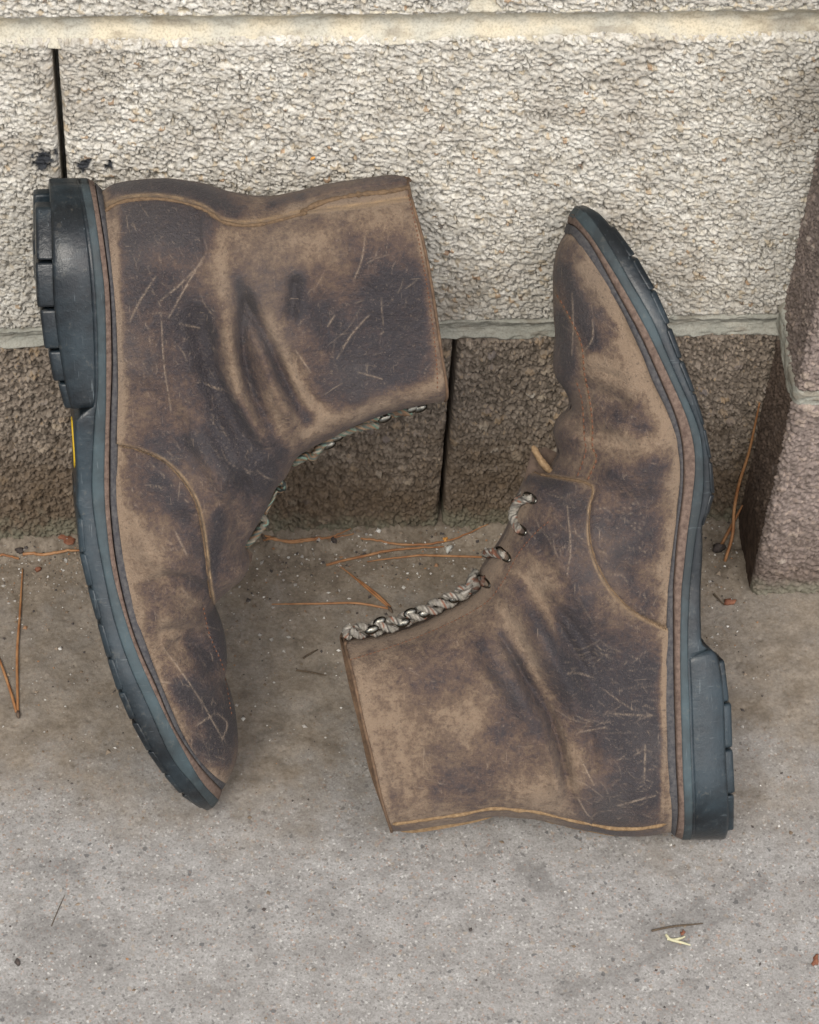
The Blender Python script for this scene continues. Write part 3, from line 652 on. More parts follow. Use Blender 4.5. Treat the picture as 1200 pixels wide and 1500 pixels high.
LEFT = dict(name='toe_down_boot', label='scuffed brown leather boot leaning heel up on the wall, toe on the ground', seed=3,
    tilt=61, yaw=5, O=(-140, -190, 0), flip=False, dark0=.41, base='vamp', wc=33.,
    sole=dict(
        feather=[(150, 283), (155, 320), (163, 390), (170, 463), (173, 563), (171, 647), (171, 727), (174, 767), (183, 833), (197, 900), (217, 960), (240, 1017), (267, 1073), (293, 1107), (330, 1138)],
        welt=[(141, 274), (147, 310), (155, 363), (162, 430), (165, 530), (162, 630), (162, 713), (163, 750), (170, 817), (183, 883), (200, 940), (227, 1000), (253, 1057), (287, 1107), (324, 1148)],
        mid=[(129, 268), (138, 313), (147, 380), (152, 430), (154, 497), (154, 580), (152, 663), (152, 717), (155, 767), (163, 833), (177, 890), (197, 950), (227, 1017), (257, 1073), (290, 1130), (319, 1163)],
        strip=[(117, 268), (128, 323), (137, 397), (142, 480), (143, 563), (138, 623), (135, 717), (142, 783), (153, 843), (167, 907), (187, 967), (217, 1033), (250, 1100), (283, 1140), (310, 1174)],
        bottom=[(74, 268), (76, 330), (78, 430), (85, 497), (95, 560), (104, 596), (110, 612), (110, 647), (114, 713), (113, 745), (117, 817), (129, 867), (147, 933), (167, 1000), (193, 1060), (227, 1113), (267, 1160), (300, 1180)]),
    thick=([0, .298, .312, .44, .460, 1], [.1, .1, 1, 1, .8, .8]), heel_t=.306, badge=(.345, .415),
    lugs=[(0.4580, 0.5072, 1), (0.5094, 0.5563, 1), (0.5608, 0.6055, 1), (0.6122, 0.6613, 1), (0.6636, 0.7105, 1), (0.7150, 0.7596, 1), (0.7664, 0.8156, 1), (0.8178, 0.8647, 1), (0.8692, 0.9139, 1), (0.9206, 0.9698, 1)],
    heel_lugs=[(.025, .089, 7.5), (.092, .153, 8), (.156, .212, 7), (.215, .259, 5.5), (.262, .300, 3.5)],
    back=[(150, 281), (165, 270), (200, 264), (250, 262), (300, 270), (340, 283), (390, 290), (430, 284), (480, 272), (530, 264), (580, 258), (601, 264)],
    collar=[(601, 264), (606, 300), (620, 360), (633, 430), (643, 500), (649, 560), (647, 580)],
    front=[(647, 580), (600, 588), (560, 599), (520, 614), (480, 634), (450, 649), (432, 662), (418, 688), (403, 705), (390, 735), (370, 770), (358, 795), (365, 815), (355, 837), (333, 855), (313, 878), (322, 903), (330, 933), (332, 965), (329, 987), (337, 1010), (345, 1043), (348, 1077), (345, 1107), (330, 1138)],
    folds=[([(345, 405), (365, 450), (395, 510), (425, 575), (455, 620)], 11, -3.6), ([(362, 430), (356, 500), (372, 580), (405, 650)], 11, -3.4), ([(325, 420), (335, 500), (350, 580), (400, 660)], 15, 3.2),
        ([(285, 440), (305, 540), (340, 615), (385, 680)], 17, -3.2), ([(380, 480), (400, 560), (435, 630)], 12, 2.6), ([(435, 400), (430, 440), (425, 480)], 10, -2.), ([(250, 560), (300, 640), (350, 720)], 20, 2.4),
        ([(205, 870), (260, 850), (320, 880)], 12, -2.6), ([(225, 905), (270, 900), (320, 915)], 15, 2.6), ([(240, 950), (290, 950), (330, 985)], 12, -3.), ([(260, 990), (300, 1000), (340, 1030)], 18, 2.), ([(240, 760), (290, 780), (330, 830)], 18, -2.), ([(330, 720), (350, 770), (345, 820)], 14, -2.4), ([(490, 350), (560, 400), (600, 480)], 40, 1.6), ([(300, 460), (325, 560), (370, 640)], 6, -1.2), ([(420, 500), (450, 570), (480, 610)], 7, -1.3), ([(225, 930), (260, 925), (300, 935)], 7, -1.2), ([(215, 890), (250, 880), (290, 895)], 7, -1.2), ([(250, 965), (290, 970), (325, 1000)], 6, -1.2), ([(270, 880), (295, 900), (300, 930)], 6, -1.3), ([(300, 620), (340, 680), (370, 740)], 9, -1.6), ([(265, 610), (310, 690), (345, 760)], 9, 1.4), ([(350, 690), (370, 730), (365, 760)], 7, -1.5), ([(460, 420), (480, 480), (500, 540)], 14, -1.), ([(190, 560), (240, 590), (290, 640)], 14, -1.), ([(180, 780), (230, 820), (290, 840)], 14, 1.5)],
    panels=[dict(name='quarter', poly=[(0, 0)], seam=[(165, 648), (205, 658), (240, 674), (270, 703), (290, 740), (300, 790), (307, 850), (313, 885)], close=[(380, 850), (430, 760), (720, 640), (720, 180), (90, 180), (90, 648)], lift=2.2, tan=.85, tw=.8),
        dict(name='backstay', poly=[(0, 0)], seam=[(146, 314), (160, 301), (185, 292), (225, 289), (265, 294), (300, 306), (330, 325), (370, 328), (410, 320), (450, 311), (520, 304), (610, 291)], close=[(640, 290), (640, 150), (120, 150), (120, 314)], lift=-3.2, tan=.75, tw=1.1)],
    grooves=[([(452, 300), (485, 287), (530, 279), (598, 271)], 3.6, 4.), ([(296, 885), (305, 930), (325, 975), (331, 1010)], 3., 1.2)],
    dark=[([(210, 320), (250, 325), (285, 345)], 42, .75), ([(195, 400), (240, 430), (275, 470)], 50, .45), ([(190, 510), (250, 540)], 45, .25), ([(290, 470), (310, 560), (345, 625), (385, 685)], 24, .75), ([(345, 405), (365, 450), (395, 510), (425, 575), (450, 615)], 10, .6), ([(362, 430), (356, 500), (372, 580), (410, 660)], 11, .65),
        ([(436, 410), (432, 455)], 14, .8), ([(470, 460), (500, 500)], 26, .5), ([(560, 430), (560, 500), (530, 540)], 55, .6), ([(600, 430), (600, 530)], 40, .5), ([(470, 560), (520, 590)], 25, .25), ([(520, 350), (570, 345)], 28, .25), ([(170, 272), (240, 270), (300, 285), (345, 310)], 13, .6), ([(400, 300), (440, 292)], 10, .4),
        ([(240, 650), (320, 660), (370, 720)], 30, .5), ([(330, 610), (370, 690)], 26, .55), ([(230, 705), (262, 745), (285, 800)], 20, .5), ([(260, 850), (300, 860)], 22, .45), ([(315, 905), (327, 960)], 14, .9), ([(285, 940), (310, 975)], 16, .5), ([(275, 1010), (310, 1040), (325, 1085), (295, 1105)], 26, .7), ([(320, 760), (310, 830)], 14, .6), ([(330, 1000), (344, 1060)], 10, .5),
        ([(318, 345), (328, 440), (340, 540), (395, 640)], 20, -.4), ([(380, 345), (480, 350), (585, 315)], 32, -.3), ([(395, 480), (440, 570), (475, 605)], 13, -.35), ([(450, 632), (560, 590), (640, 565)], 13, -.45), ([(615, 330), (645, 560)], 7, -.4), ([(200, 770), (230, 830), (280, 875)], 18, -.3), ([(240, 920), (265, 975)], 20, -.3), ([(170, 300), (172, 640)], 7, -.5), ([(430, 310), (590, 285)], 12, -.5)],
    scratch=[[(302, 370), (275, 415), (247, 465)], [(296, 385), (262, 418), (235, 440)], [(228, 405), (205, 440), (190, 470)], [(262, 474), (292, 480)], [(236, 460), (240, 530), (250, 600)], [(535, 345), (530, 380), (518, 412)], [(540, 462), (515, 490), (494, 525)], [(490, 462), (480, 478)], [(432, 512), (455, 545)], [(525, 545), (560, 555)], [(240, 950), (270, 990), (298, 1032)], [(285, 1064), (315, 1046)], [(298, 1032), (325, 1080)], [(318, 1045), (333, 1060), (325, 1085)], [(255, 775), (275, 815)], [(300, 560), (320, 570)]],
    scatter=[((185, 310, 330, 620), 70, 60, 10), ((180, 640, 300, 880), 60, 55, 10), ((230, 900, 345, 1120), 80, 50, 9), ((430, 330, 640, 580), 45, 120, 12), ((300, 560, 400, 700), 30, 60, 9)],
    lips=[('seam_lip', [(152, 311), (165, 301), (185, 294), (225, 291), (265, 296), (300, 308), (330, 326), (370, 330), (410, 322), (450, 311)], .9, .5), ('seam_lip', [(440, 312), (462, 300), (490, 291), (530, 284), (570, 280), (600, 274)], 1.3, .8), ('seam_lip', [(174, 652), (205, 660), (240, 676), (268, 705), (288, 741), (298, 790), (305, 850), (309, 876)], .55, -.1)],
    stitches=[('collar_stitching', [(598, 285), (612, 345), (625, 415), (635, 485), (640, 540), (641, 572)], 6.5, 2, .35, ), ('vamp_stitching', [(298, 890), (307, 930), (325, 972), (331, 1000), (340, 1050)], 7, 2, .4)])
LEFT['stitches'] = [(a, b, M_STI, c, d, e) for a, b, c, d, e in LEFT['stitches']]

RIGHT = dict(name='toe_up_boot', label='scuffed brown leather boot standing on its heel back, toe leaning up against the wall', seed=8,
    tilt=51.7, yaw=2, O=(120, -228.5, 0), flip=False, dark0=.33, base='vamp', wc=33.,
    sole=dict(
        feather=[(832, 341), (842, 344), (860, 370), (887, 410), (917, 460), (940, 510), (957, 553), (977, 597), (990, 637), (997, 680), (995, 730), (989, 785), (983, 843), (980, 893), (979, 943), (977, 1027), (978, 1110), (980, 1177), (978, 1214)][::-1],
        welt=[(836, 329), (848, 336), (870, 363), (900, 418), (933, 480), (957, 533), (980, 587), (995, 633), (1000, 680), (998, 730), (991, 785), (987, 843), (987, 927), (988, 1010), (990, 1093), (990, 1177), (984, 1220)][::-1],
        mid=[(841, 314), (855, 330), (873, 353), (910, 413), (940, 467), (967, 523), (993, 580), (1010, 627), (1017, 673), (1013, 730), (1005, 790), (999, 860), (997, 943), (998, 1027), (1000, 1110), (999, 1193), (995, 1225)][::-1],
        strip=[(849, 303), (868, 320), (893, 357), (923, 410), (953, 463), (977, 520), (1003, 580), (1022, 630), (1028, 673), (1027, 730), (1016, 793), (1010, 860), (1007, 943), (1010, 1043), (1012, 1127), (1010, 1193), (1007, 1225)][::-1],
        bottom=[(862, 301), (886, 313), (910, 340), (940, 383), (962, 423), (981, 467), (990, 500), (1004, 533), (1018, 573), (1034, 630), (1043, 677), (1047, 713), (1043, 752), (1031, 768), (1027, 843), (1027, 915), (1030, 945), (1050, 958), (1058, 987), (1062, 1027), (1064, 1093), (1065, 1160), (1063, 1205), (1058, 1225)][::-1]),
    thick=([0, .308, .322, .48, .505, 1], [.1, .1, 1, 1, .75, .75]), heel_t=.316, badge=(.37, .42),
    lugs=[(0.5080, 0.5569, 1), (0.5591, 0.6057, 1), (0.6102, 0.6546, 1), (0.6613, 0.7102, 1), (0.7124, 0.7591, 1), (0.7636, 0.8079, 1), (0.8147, 0.8635, 1), (0.8658, 0.9124, 1), (0.9169, 0.9612, 1)],
    heel_lugs=[(.03, .094, 4.), (.097, .163, 4.5), (.166, .231, 4.5), (.234, .295, 3.5)],
    back=[(978, 1214), (940, 1220), (900, 1220), (870, 1215), (830, 1207), (790, 1197), (765, 1194), (722, 1191), (680, 1199), (640, 1205), (600, 1211), (572, 1213)],
    collar=[(572, 1213), (558, 1170), (545, 1110), (530, 1050), (517, 990), (508, 955), (505, 937)],
    front=[(505, 937), (540, 934), (580, 926), (615, 915), (650, 896), (680, 880), (700, 862), (705, 838), (718, 818), (735, 792), (747, 768), (755, 740), (767, 708), (778, 691), (795, 694), (808, 684), (819, 664), (814, 645), (812, 632), (819, 613), (837, 597), (829, 573), (815, 553), (812, 527), (815, 493), (813, 467), (812, 427), (813, 390), (820, 360), (832, 341)],
    folds=[([(735, 930), (775, 1000), (810, 1060), (830, 1130), (842, 1195)], 9, -3.8), ([(765, 880), (800, 950), (840, 1020), (860, 1080)], 16, 3.4), ([(760, 830), (800, 890), (845, 960), (870, 1010)], 12, -3.0), ([(730, 880), (760, 940), (800, 1010), (820, 1060)], 10, -1.6), ([(690, 910), (730, 980), (780, 1060), (800, 1140)], 20, 2.6), ([(660, 920), (700, 980), (740, 1030)], 16, -1.6), ([(790, 790), (840, 860), (900, 930)], 20, 2.4),
        ([(825, 560), (870, 570), (930, 600)], 12, -2.4), ([(825, 590), (880, 615), (940, 640)], 12, 2.2), ([(818, 612), (860, 630), (900, 640)], 9, -2.4), ([(815, 660), (860, 655), (940, 655)], 11, -2.2), ([(815, 640), (845, 642)], 10, 2.), ([(870, 690), (920, 690), (970, 680)], 20, 2.), ([(880, 760), (930, 760), (980, 740)], 20, -1.8), ([(600, 1040), (680, 1080), (760, 1140)], 50, 2.), ([(800, 870), (850, 930), (880, 990)], 7, -1.2), ([(715, 900), (755, 970), (790, 1050)], 6, -1.1), ([(840, 1010), (865, 1080), (870, 1150)], 9, -1.4), ([(790, 1070), (810, 1130), (815, 1180)], 8, 1.4), ([(835, 545), (880, 545), (920, 560)], 7, -1.2), ([(875, 640), (930, 630), (970, 640)], 7, -1.2), ([(880, 600), (930, 590)], 7, -1.1), ([(830, 625), (850, 622)], 6, -1.4), ([(880, 720), (930, 735), (975, 715)], 10, -1.1), ([(900, 830), (940, 850), (970, 850)], 12, -1.), ([(780, 760), (800, 820), (840, 870)], 9, -1.3), ([(640, 940), (680, 1010), (700, 1070)], 16, -1.)],
    panels=[dict(name='toe_panel', poly=[(0, 0)], seam=[(808, 405), (816, 432), (835, 465), (852, 505), (856, 545), (863, 580), (868, 620), (868, 655), (874, 672), (860, 705)], close=[(800, 712), (770, 640), (770, 400)], lift=-.9, tan=.35, tw=.7),
        dict(name='quarter', poly=[(0, 0)], seam=[(770, 690), (820, 698), (868, 711), (863, 745), (862, 785), (872, 825), (895, 865), (930, 898), (990, 926)], close=[(1020, 930), (1020, 1290), (440, 1290), (440, 850), (740, 660)], lift=2.4, tan=.75, tw=.9)],
    grooves=[],
    dark=[([(850, 1000), (905, 1060), (930, 1130), (900, 1180)], 50, .75), ([(945, 990), (955, 1080), (955, 1160)], 26, .5), ([(860, 935), (930, 970)], 38, .5), ([(790, 790), (840, 810), (850, 870), (830, 910)], 28, .45), ([(800, 720), (850, 745)], 24, .6), ([(760, 860), (800, 930), (840, 990)], 13, .4), ([(700, 940), (745, 1010), (790, 1070)], 15, .35), ([(745, 1040), (700, 1120)], 26, .3), ([(600, 1010), (690, 1000)], 22, .18), ([(640, 1160), (730, 1150)], 26, .3), ([(735, 930), (775, 1000), (810, 1060), (830, 1130)], 8, .4),
        ([(828, 400), (850, 460), (872, 505)], 15, .7), ([(822, 470), (835, 540)], 14, .75), ([(822, 560), (830, 575)], 12, .5), ([(845, 360), (858, 380)], 8, .4), ([(895, 700), (940, 720), (955, 690)], 24, .45), ([(885, 770), (950, 770), (925, 810)], 24, .45), ([(900, 605), (940, 625)], 16, .35), ([(880, 455), (905, 485)], 11, .45), ([(930, 860), (950, 880)], 16, .4), ([(825, 640), (840, 655)], 12, .3), ([(910, 850), (895, 820)], 20, .3), ([(780, 700), (840, 712)], 9, .35),
        ([(855, 390), (905, 475), (950, 560), (978, 640)], 17, -.35), ([(870, 525), (930, 560)], 18, -.35), ([(860, 645), (960, 650)], 15, -.3), ([(560, 975), (600, 1100), (640, 1180)], 42, -.22), ([(680, 1050), (720, 1140), (810, 1175)], 28, -.2), ([(735, 890), (790, 990), (845, 1150)], 11, -.35), ([(775, 850), (830, 960), (862, 1010)], 10, -.3), ([(520, 945), (640, 908), (700, 872), (765, 730)], 12, -.5), ([(972, 940), (970, 1200)], 5, -.4), ([(520, 960), (572, 1200)], 7, -.3)],
    scratch=[[(838, 430), (840, 480), (838, 520)], [(868, 470), (868, 495), (858, 512)], [(832, 985), (850, 986), (868, 992)], [(850, 1072), (890, 1064)], [(900, 1045), (955, 1048)], [(847, 1170), (858, 1190), (868, 1200)], [(945, 1090), (944, 1140)], [(830, 740), (835, 800), (830, 840)], [(905, 1180), (960, 1165)], [(850, 1110), (870, 1150)]],
    scatter=[((830, 940, 975, 1200), 130, 10, 11), ((770, 710, 860, 900), 50, 70, 10), ((870, 700, 985, 920), 55, 40, 8), ((820, 370, 980, 660), 40, 60, 8), ((560, 960, 800, 1180), 30, 20, 8)],
    raw_back=True, lips=[('seam_lip', [(782, 694), (820, 700), (866, 712), (864, 745), (864, 785), (874, 825), (897, 865), (930, 897), (976, 922)], .6, -.1), ('raw_edge', [(976, 1207), (940, 1213), (900, 1213), (870, 1208), (830, 1200), (790, 1190), (765, 1187), (722, 1184), (680, 1192), (640, 1198), (600, 1204), (575, 1207)], 1.0, .3, M_RAW)],
    stitches=[('facing_stitching', [(512, 967), (560, 952), (620, 930), (680, 902), (715, 880), (738, 850), (760, 810), (785, 780), (805, 763)], 6, 3, .28), ('collar_stitching', [(513, 975), (525, 1030), (542, 1100), (556, 1160), (570, 1203)], 6.5, 2, .3),
        ('vamp_stitching', [(816, 432), (835, 465), (852, 505), (856, 545), (863, 580), (868, 620), (868, 655), (874, 672), (860, 705)], 8.5, 3, .55), ('vamp_stitching', [(845, 560), (853, 590), (856, 640), (858, 662), (845, 700)], 8.5, 3, .45)])
RIGHT['stitches'] = [(a, b, M_STI, c, d, e) for a, b, c, d, e in RIGHT['stitches']]
bl = build_boot(LEFT)
br = build_boot(RIGHT)

# ---- laces, hooks, eyelets, tongues
PAL_R = np.array([(.42, .38, .32), (.33, .30, .25), (.50, .46, .40), (.16, .14, .12), (.40, .36, .30), (.30, .13, .08), (.46, .42, .36), (.10, .09, .08), (.36, .34, .29)])*.8
PAL_L = np.array([(.10, .17, .13), (.20, .12, .07), (.07, .10, .09), (.26, .17, .10), (.05, .06, .055), (.16, .24, .19), (.22, .14, .08), (.09, .13, .11), (.30, .26, .20)])
def lace(boot, pts, hs, pal, r=2.2, n=60, flat=.8, twist=.22, seed=0):
    hs = [h if abs(h) < 50 else boot.surf_at([p])[0][2]*1000+h-100 for p, h in zip(pts, hs)]
    q = smooth_path(np.c_[np.array(pts, float), np.array(hs, float)], n); ab = boot.loc(q[:, :2], q[:, 2]); P = np.c_[ab, q[:, 2]]/1000
    k = 18; V, F = tube(P, r/1000*(1+.06*np.sin(np.arange(n)*1.3)), k, 9, twist, flat=flat)
    rng = np.random.default_rng(seed); base = pal[np.arange(k)//2 % 9]; col = np.tile(base, (n, 1)).reshape(n, k, 3)
    flip = rng.random((n//3+1, k//2)) > .75; flip = np.repeat(np.repeat(flip, 3, 0)[:n], 2, 1); col = np.where(flip[..., None], pal[rng.integers(0, 9)]*.6, col)
    return mk('lace', V, F, M_LACE, boot.root, cols=dict(col=col.reshape(-1, 3)))
def eyelet(boot, px, r=2.05, lift=.4):
    c = boot.surf_at([px])[0]*1000; a = np.linspace(0, 2*np.pi, 25)[:-1]
    P = np.c_[c[0]+r*np.cos(a), c[1]+r*np.sin(a)]; iz = [np.argmin(((boot.surf[:, :2]*1000-p)**2).sum(1)) for p in P]; z = boot.surf[iz, 2]*1000; A_ = np.c_[P-c[:2], np.ones(24)]; z = A_ @ np.linalg.lstsq(A_, z, rcond=None)[0]; P = np.c_[P, z+lift]/1000; P = np.vstack([P, P[:1]])
    V, F = tube(P, .0007, 7, cap=False); mk('eyelet', V, F, M_MET, boot.root)
def hook(boot, px, h, ang, a=3.9, b=2.3, post=5.):
    """speed hook: oval domed head on a short post riveted to the facing"""
    c = boot.loc([px], h)[0]; th = np.linspace(0, 2*np.pi, 21)[:-1]; ca, sa = math.cos(R(ang)), math.sin(R(ang)); rows = []
    for s, z in ((.35, -post), (.35, -1.2), (.9, -1.3), (1.02, -.6), (.96, .1), (.75, .75), (.4, 1.15), (.02, 1.25)):
        x, y = a*s*np.cos(th), b*s*np.sin(th); rows.append(np.stack([c[0]+ca*x-sa*y, c[1]+sa*x+ca*y, np.full(20, h+z)], 1))
    V = np.stack(rows)/1000; F = gridf(len(rows), 20, closed_m=True).tolist()+[list(range(20))]
    mk('hook', V, F, M_MET, boot.root)
def prism(boot, name, poly, h0, h1, mat, bev=.6, attrs=None, sub=1):
    q = smooth_path(np.vstack([poly, poly[:1]]), len(poly)*sub+1)[:-1] if sub > 1 else np.array(poly, float)
    a0, a1 = boot.loc(q, float(h0)), boot.loc(q, float(h1)); n = len(q); bm = bmesh.new()
    lo = [bm.verts.new((*(p/1000), h0/1000)) for p in a0]; hi = [bm.verts.new((*(p/1000), h1/1000)) for p in a1]
    bm.faces.new(lo); bm.faces.new(hi[::-1])
    for i in range(n): bm.faces.new((lo[i], hi[i], hi[(i+1) % n], lo[(i+1) % n]))
    bmesh.ops.recalc_face_normals(bm, faces=bm.faces); bmesh.ops.triangulate(bm, faces=[f for f in bm.faces if len(f.verts) > 4])
    me = bpy.data.meshes.new(name); bm.to_mesh(me); bm.free(); me.materials.append(mat)
    o = bpy.data.objects.new(name, me); COL.objects.link(o); o.parent = boot.root; return o
M_DRK = plain_mat('tongue_leather', (.05, .033, .025), (.10, .07, .05), .85, 300)  # dark leather, also colours the plate that stands for shade
# toe-up boot
r = br
prism(r, 'tongue', [(778, 660), (800, 655), (818, 664), (818, 700), (780, 698)], -6, -9, M_DRK)  # dark plate standing for the shade inside the gap above the quarter
q_ = smooth_path([(780, 653), (785, 662), (792, 674), (802, 686), (814, 697)], 40); V_, F_ = tube(np.c_[r.loc(q_, 3.), 3+1.5*np.sin(np.linspace(0, 3, 40))]/1000, .0017*np.interp(np.linspace(0, 1, 40), [0, .1, .5, 1], [.5, 1., 1.15, .8])*(.85+.3*fbm(np.arange(40)/4., np.zeros(40), 3)), 10); mk('tongue_edge', V_, F_, M_RAW, r.root)
prism(r, 'inner_facing', [(779, 657), (781, 664), (787, 675), (797, 688), (805, 697), (778, 694), (772, 700), (768, 712), (771, 690), (776, 672)], 1, -6, M_DRK, sub=3)
prism(r, 'seam_flap', [(576, 1213), (600, 1211), (650, 1204), (690, 1198), (724, 1192), (727, 1195), (700, 1204), (650, 1214), (610, 1220), (588, 1219)], -1.5, -5, M_RAW, sub=2)
for px in ((777, 730), (762, 776), (738, 813), (708, 852)): eyelet(r, px)
lace(r, [(779, 730), (768, 732), (757, 738), (752, 753), (755, 766), (762, 777)], [100.5, 102.5, 11, 8, 102, 100.5], PAL_R, 2.5, 46, seed=1)
lace(r, [(770, 716), (763, 726), (756, 734), (753, 744)], [0, 2, 3, 3], PAL_R, 1.6, 26, seed=2)
lace(r, [(740, 814), (730, 812), (720, 809), (712, 812)], [100.5, 102.5, 6, -2], PAL_R, 2.6, 30, seed=3)
lace(r, [(710, 851), (703, 852), (697, 856), (692, 866)], [100.5, 102.5, 7, 1], PAL_R*.55, 2.7, 30, seed=4)
lace(r, [(697, 838), (690, 848), (687, 858), (681, 868), (672, 876)], [0, 5, 7, 7, 5], PAL_R*.8, 2.3, 34, seed=5)
base = smooth_path([(688, 862), (662, 877), (632, 891), (602, 904), (572, 915), (542, 922), (512, 926)], 150); tg = np.gradient(base, axis=0); tg /= np.linalg.norm(tg, axis=1)[:, None]; nr = np.stack([-tg[:, 1], tg[:, 0]], 1)
s = np.linspace(0, 1, 150)
for ph, sd_ in ((0, 6), (math.pi, 7)):
    amp = 6.8*np.where(s > .8, 1.15, 1); a = 2*np.pi*4.1*s+ph
    q = base+nr*(amp*np.sin(a))[:, None]; hh = 5+2.4*np.cos(a)
    lace(r, q[::4], hh[::4], PAL_R*.85, 2.0, 190, .85, .3, seed=sd_)
lace(r, [(512, 934), (507, 930), (507, 924), (513, 918)], [4, 5, 6, 4], PAL_R, 2.1, 24, seed=8)
for px, h in (((556, 911), 6.5), ((545, 923), 8.8), ((601, 898), 7.2), ((591, 913), 8), ((643, 883), 6.6), ((622, 899), 7.4), ((667, 877), 6.4)): hook(r, px, h, 20+(px[0]*7) % 17-8, 3.9-(px[0] % 5)*.18)
# toe-down boot
l = bl
prism(l, 'inner_facing', [(430, 662), (442, 672), (436, 685), (415, 695), (402, 708), (396, 712), (408, 690)], -9, -13, M_DRK, sub=2)
prism(l, 'tongue', [(352, 800), (368, 806), (369, 822), (357, 838), (338, 852), (335, 840)], -5, -9, M_DRK, sub=2)
prism(l, 'inner_facing', [(405, 708), (398, 722), (386, 748), (376, 775), (362, 796), (356, 790), (372, 760), (392, 725)], -6, -9, M_DRK, sub=2)
lace(l, [(430, 678), (438, 674), (450, 668), (458, 670), (464, 662), (468, 654)], [1.0, 3.0, 2.0, 3.0, 2.0, 1.0], PAL_L, 2.5, 40, seed=11)
lace(l, [(460, 666), (474, 651), (488, 640), (502, 634), (520, 628), (538, 624), (552, 624)], [-1.0, 1.0, 2.0, 2.0, 2.0, 3.0, 1.0], PAL_L, 2.4, 60, seed=12)
lace(l, [(502, 628), (518, 622), (534, 616), (550, 612), (568, 608), (586, 604), (602, 604)], [-2.0, 0.0, 1.0, 1.0, 1.0, 1.0, 0.0], PAL_L, 2.6, 60, seed=13)
lace(l, [(402, 708), (410, 706), (415, 712), (407, 718)], [2.0, 4.0, 1.0, -3.0], PAL_L, 2.2, 26, seed=14)
lace(l, [(376, 758), (384, 758), (389, 764), (382, 774), (370, 789), (360, 798)], [2.0, 4.0, 3.0, 3.0, 3.0, 1.0], PAL_L, 2.2, 40, seed=15)
lace(l, [(406, 718), (398, 734), (390, 750), (386, 764)], [-2.0, -1.0, 0.0, 0.0], PAL_L*1.4, 1.0, 30, seed=16)
for px, h in (((604, 599), 2), ((616, 598), 2), ((564, 613), 3), ((530, 624), 2), ((494, 641), 3), ((482, 652), 2)): hook(l, px, h, 18, 3.9, 2.3)

# ================================================================== LITTER
def needle_mat():
    b = NB('dry_pine_needle'); n = b.noise(120, 3)
    return b.done(b.mix(b.ramp(n, (.35, 0), (.65, 1)), (.23, .095, .035), (.36, .19, .085)), .55, None, .4)
M_NEE = needle_mat(); M_BAS = plain_mat('needle_sheath', (.06, .04, .03), (.14, .10, .07), .8, 900); M_TWG = plain_mat('dark_twig', (.05, .04, .03), (.12, .085, .055), .85, 900)
def gpath(px, r, lift=0., n=40):
    P = on_ground(smooth_path(px, n) if len(px) > 2 else resample(np.array(px, float), n), 1.); P[:, 2] = np.array([gz(x, y) for x, y in P[:, :2]])
    k = np.ones(9)/9; z = np.convolve(np.pad(P[:, 2], 4, mode='edge'), k, 'valid'); P[:, 2] = np.maximum(P[:, 2]-.1, z)+r+np.broadcast_to(lift, n)
    return P
def needles(strands, label, base=None, r=.72, group='fallen pine needles', paths=None, mat=None, name='pine_needle', cat='pine needle'):
    """one bundle: strands that grow from one sheath"""
    paths = paths or [gpath(s, r, .5*np.sin(np.linspace(0, 3, 40))) for s in strands]; org = np.array([paths[0][0, 0], paths[0][0, 1], 0.])
    root = empty(name, tuple(org/1000), label, cat, group)
    for P in paths:
        t = np.linspace(0, 1, len(P)); V, F = tube((P-org)/1000, r/1000*np.clip(1.05-.6*t**3, .2, 1), 6); mk('strand', V, F, mat or M_NEE, root)
    if base is not None:
        P = gpath(base, r*1.5); V, F = tube((P-org)/1000, r*1.5/1000*np.clip(np.sin(np.linspace(.3, 2.9, 40)), .3, 1), 6); mk('sheath', V, F, M_BAS, root)
needles([[(385, 793), (430, 801), (480, 795), (514, 784)], [(386, 797), (440, 799), (518, 791)]], 'rust brown pine needle pair lying at the wall foot just past the toe-down boot lacing', [(383, 792), (390, 798)])
needles([[(528, 796), (590, 802), (640, 801), (680, 791), (714, 779)]], 'bent reddish pine needle curving up along the wall foot between the boots')
needles([[(478, 827), (520, 817), (580, 808), (650, 804)]], 'pale tan pine needle lying over others between the boots', r=.85)
needles([[(706, 815), (640, 814), (580, 817), (538, 822)]], 'straight pine needle ending behind the laces of the toe-up boot')
needles([[(571, 889), (545, 868), (515, 842), (497, 828)], [(572, 888), (550, 868), (522, 846)], [(570, 890), (520, 883), (460, 884), (398, 884)]], 'three-strand pine needle bundle spread in a V between the boots', [(568, 886), (575, 897)])
needles([[(26, 1044), (25, 960), (29, 900), (33, 832)], [(24, 1042), (14, 1008), (0, 968), (-10, 945)]], 'long orange pine needle pair in a narrow V beside the toe-down boot', [(26, 1040), (27, 1052)], r=.85)
needles([[(34, 815), (70, 815), (112, 811), (125, 810)]], 'brown pine needle along the wall foot behind the toe-down boot sole', r=.95)
needles([[(28, 818), (5, 817), (-25, 813)]], 'reddish pine needle end lying at the wall foot past a dark crumb')
def corner_needle(px, ys, label):
    q = smooth_path(np.c_[np.array(px, float), np.array(ys, float)], 40); P = np.vstack([on_wall([a[:2]], -a[2])[0] for a in q]); P[:, 2] = np.maximum(P[:, 2], 1.5)
    needles(None, label, paths=[P], r=1.)
g0 = -on_ground([(1062, 822)], 4)[0][1]
corner_needle([(1062, 822), (1073, 785), (1076, 745), (1084, 705), (1098, 660), (1113, 590)], [g0, 22, 14, 9, 7, 5], 'long tan pine needle leaning up in the corner by the pilaster')
corner_needle([(1056, 800), (1072, 770), (1088, 740)], [16, 10, 6], 'short thin pine needle tucked behind the long one by the pilaster')
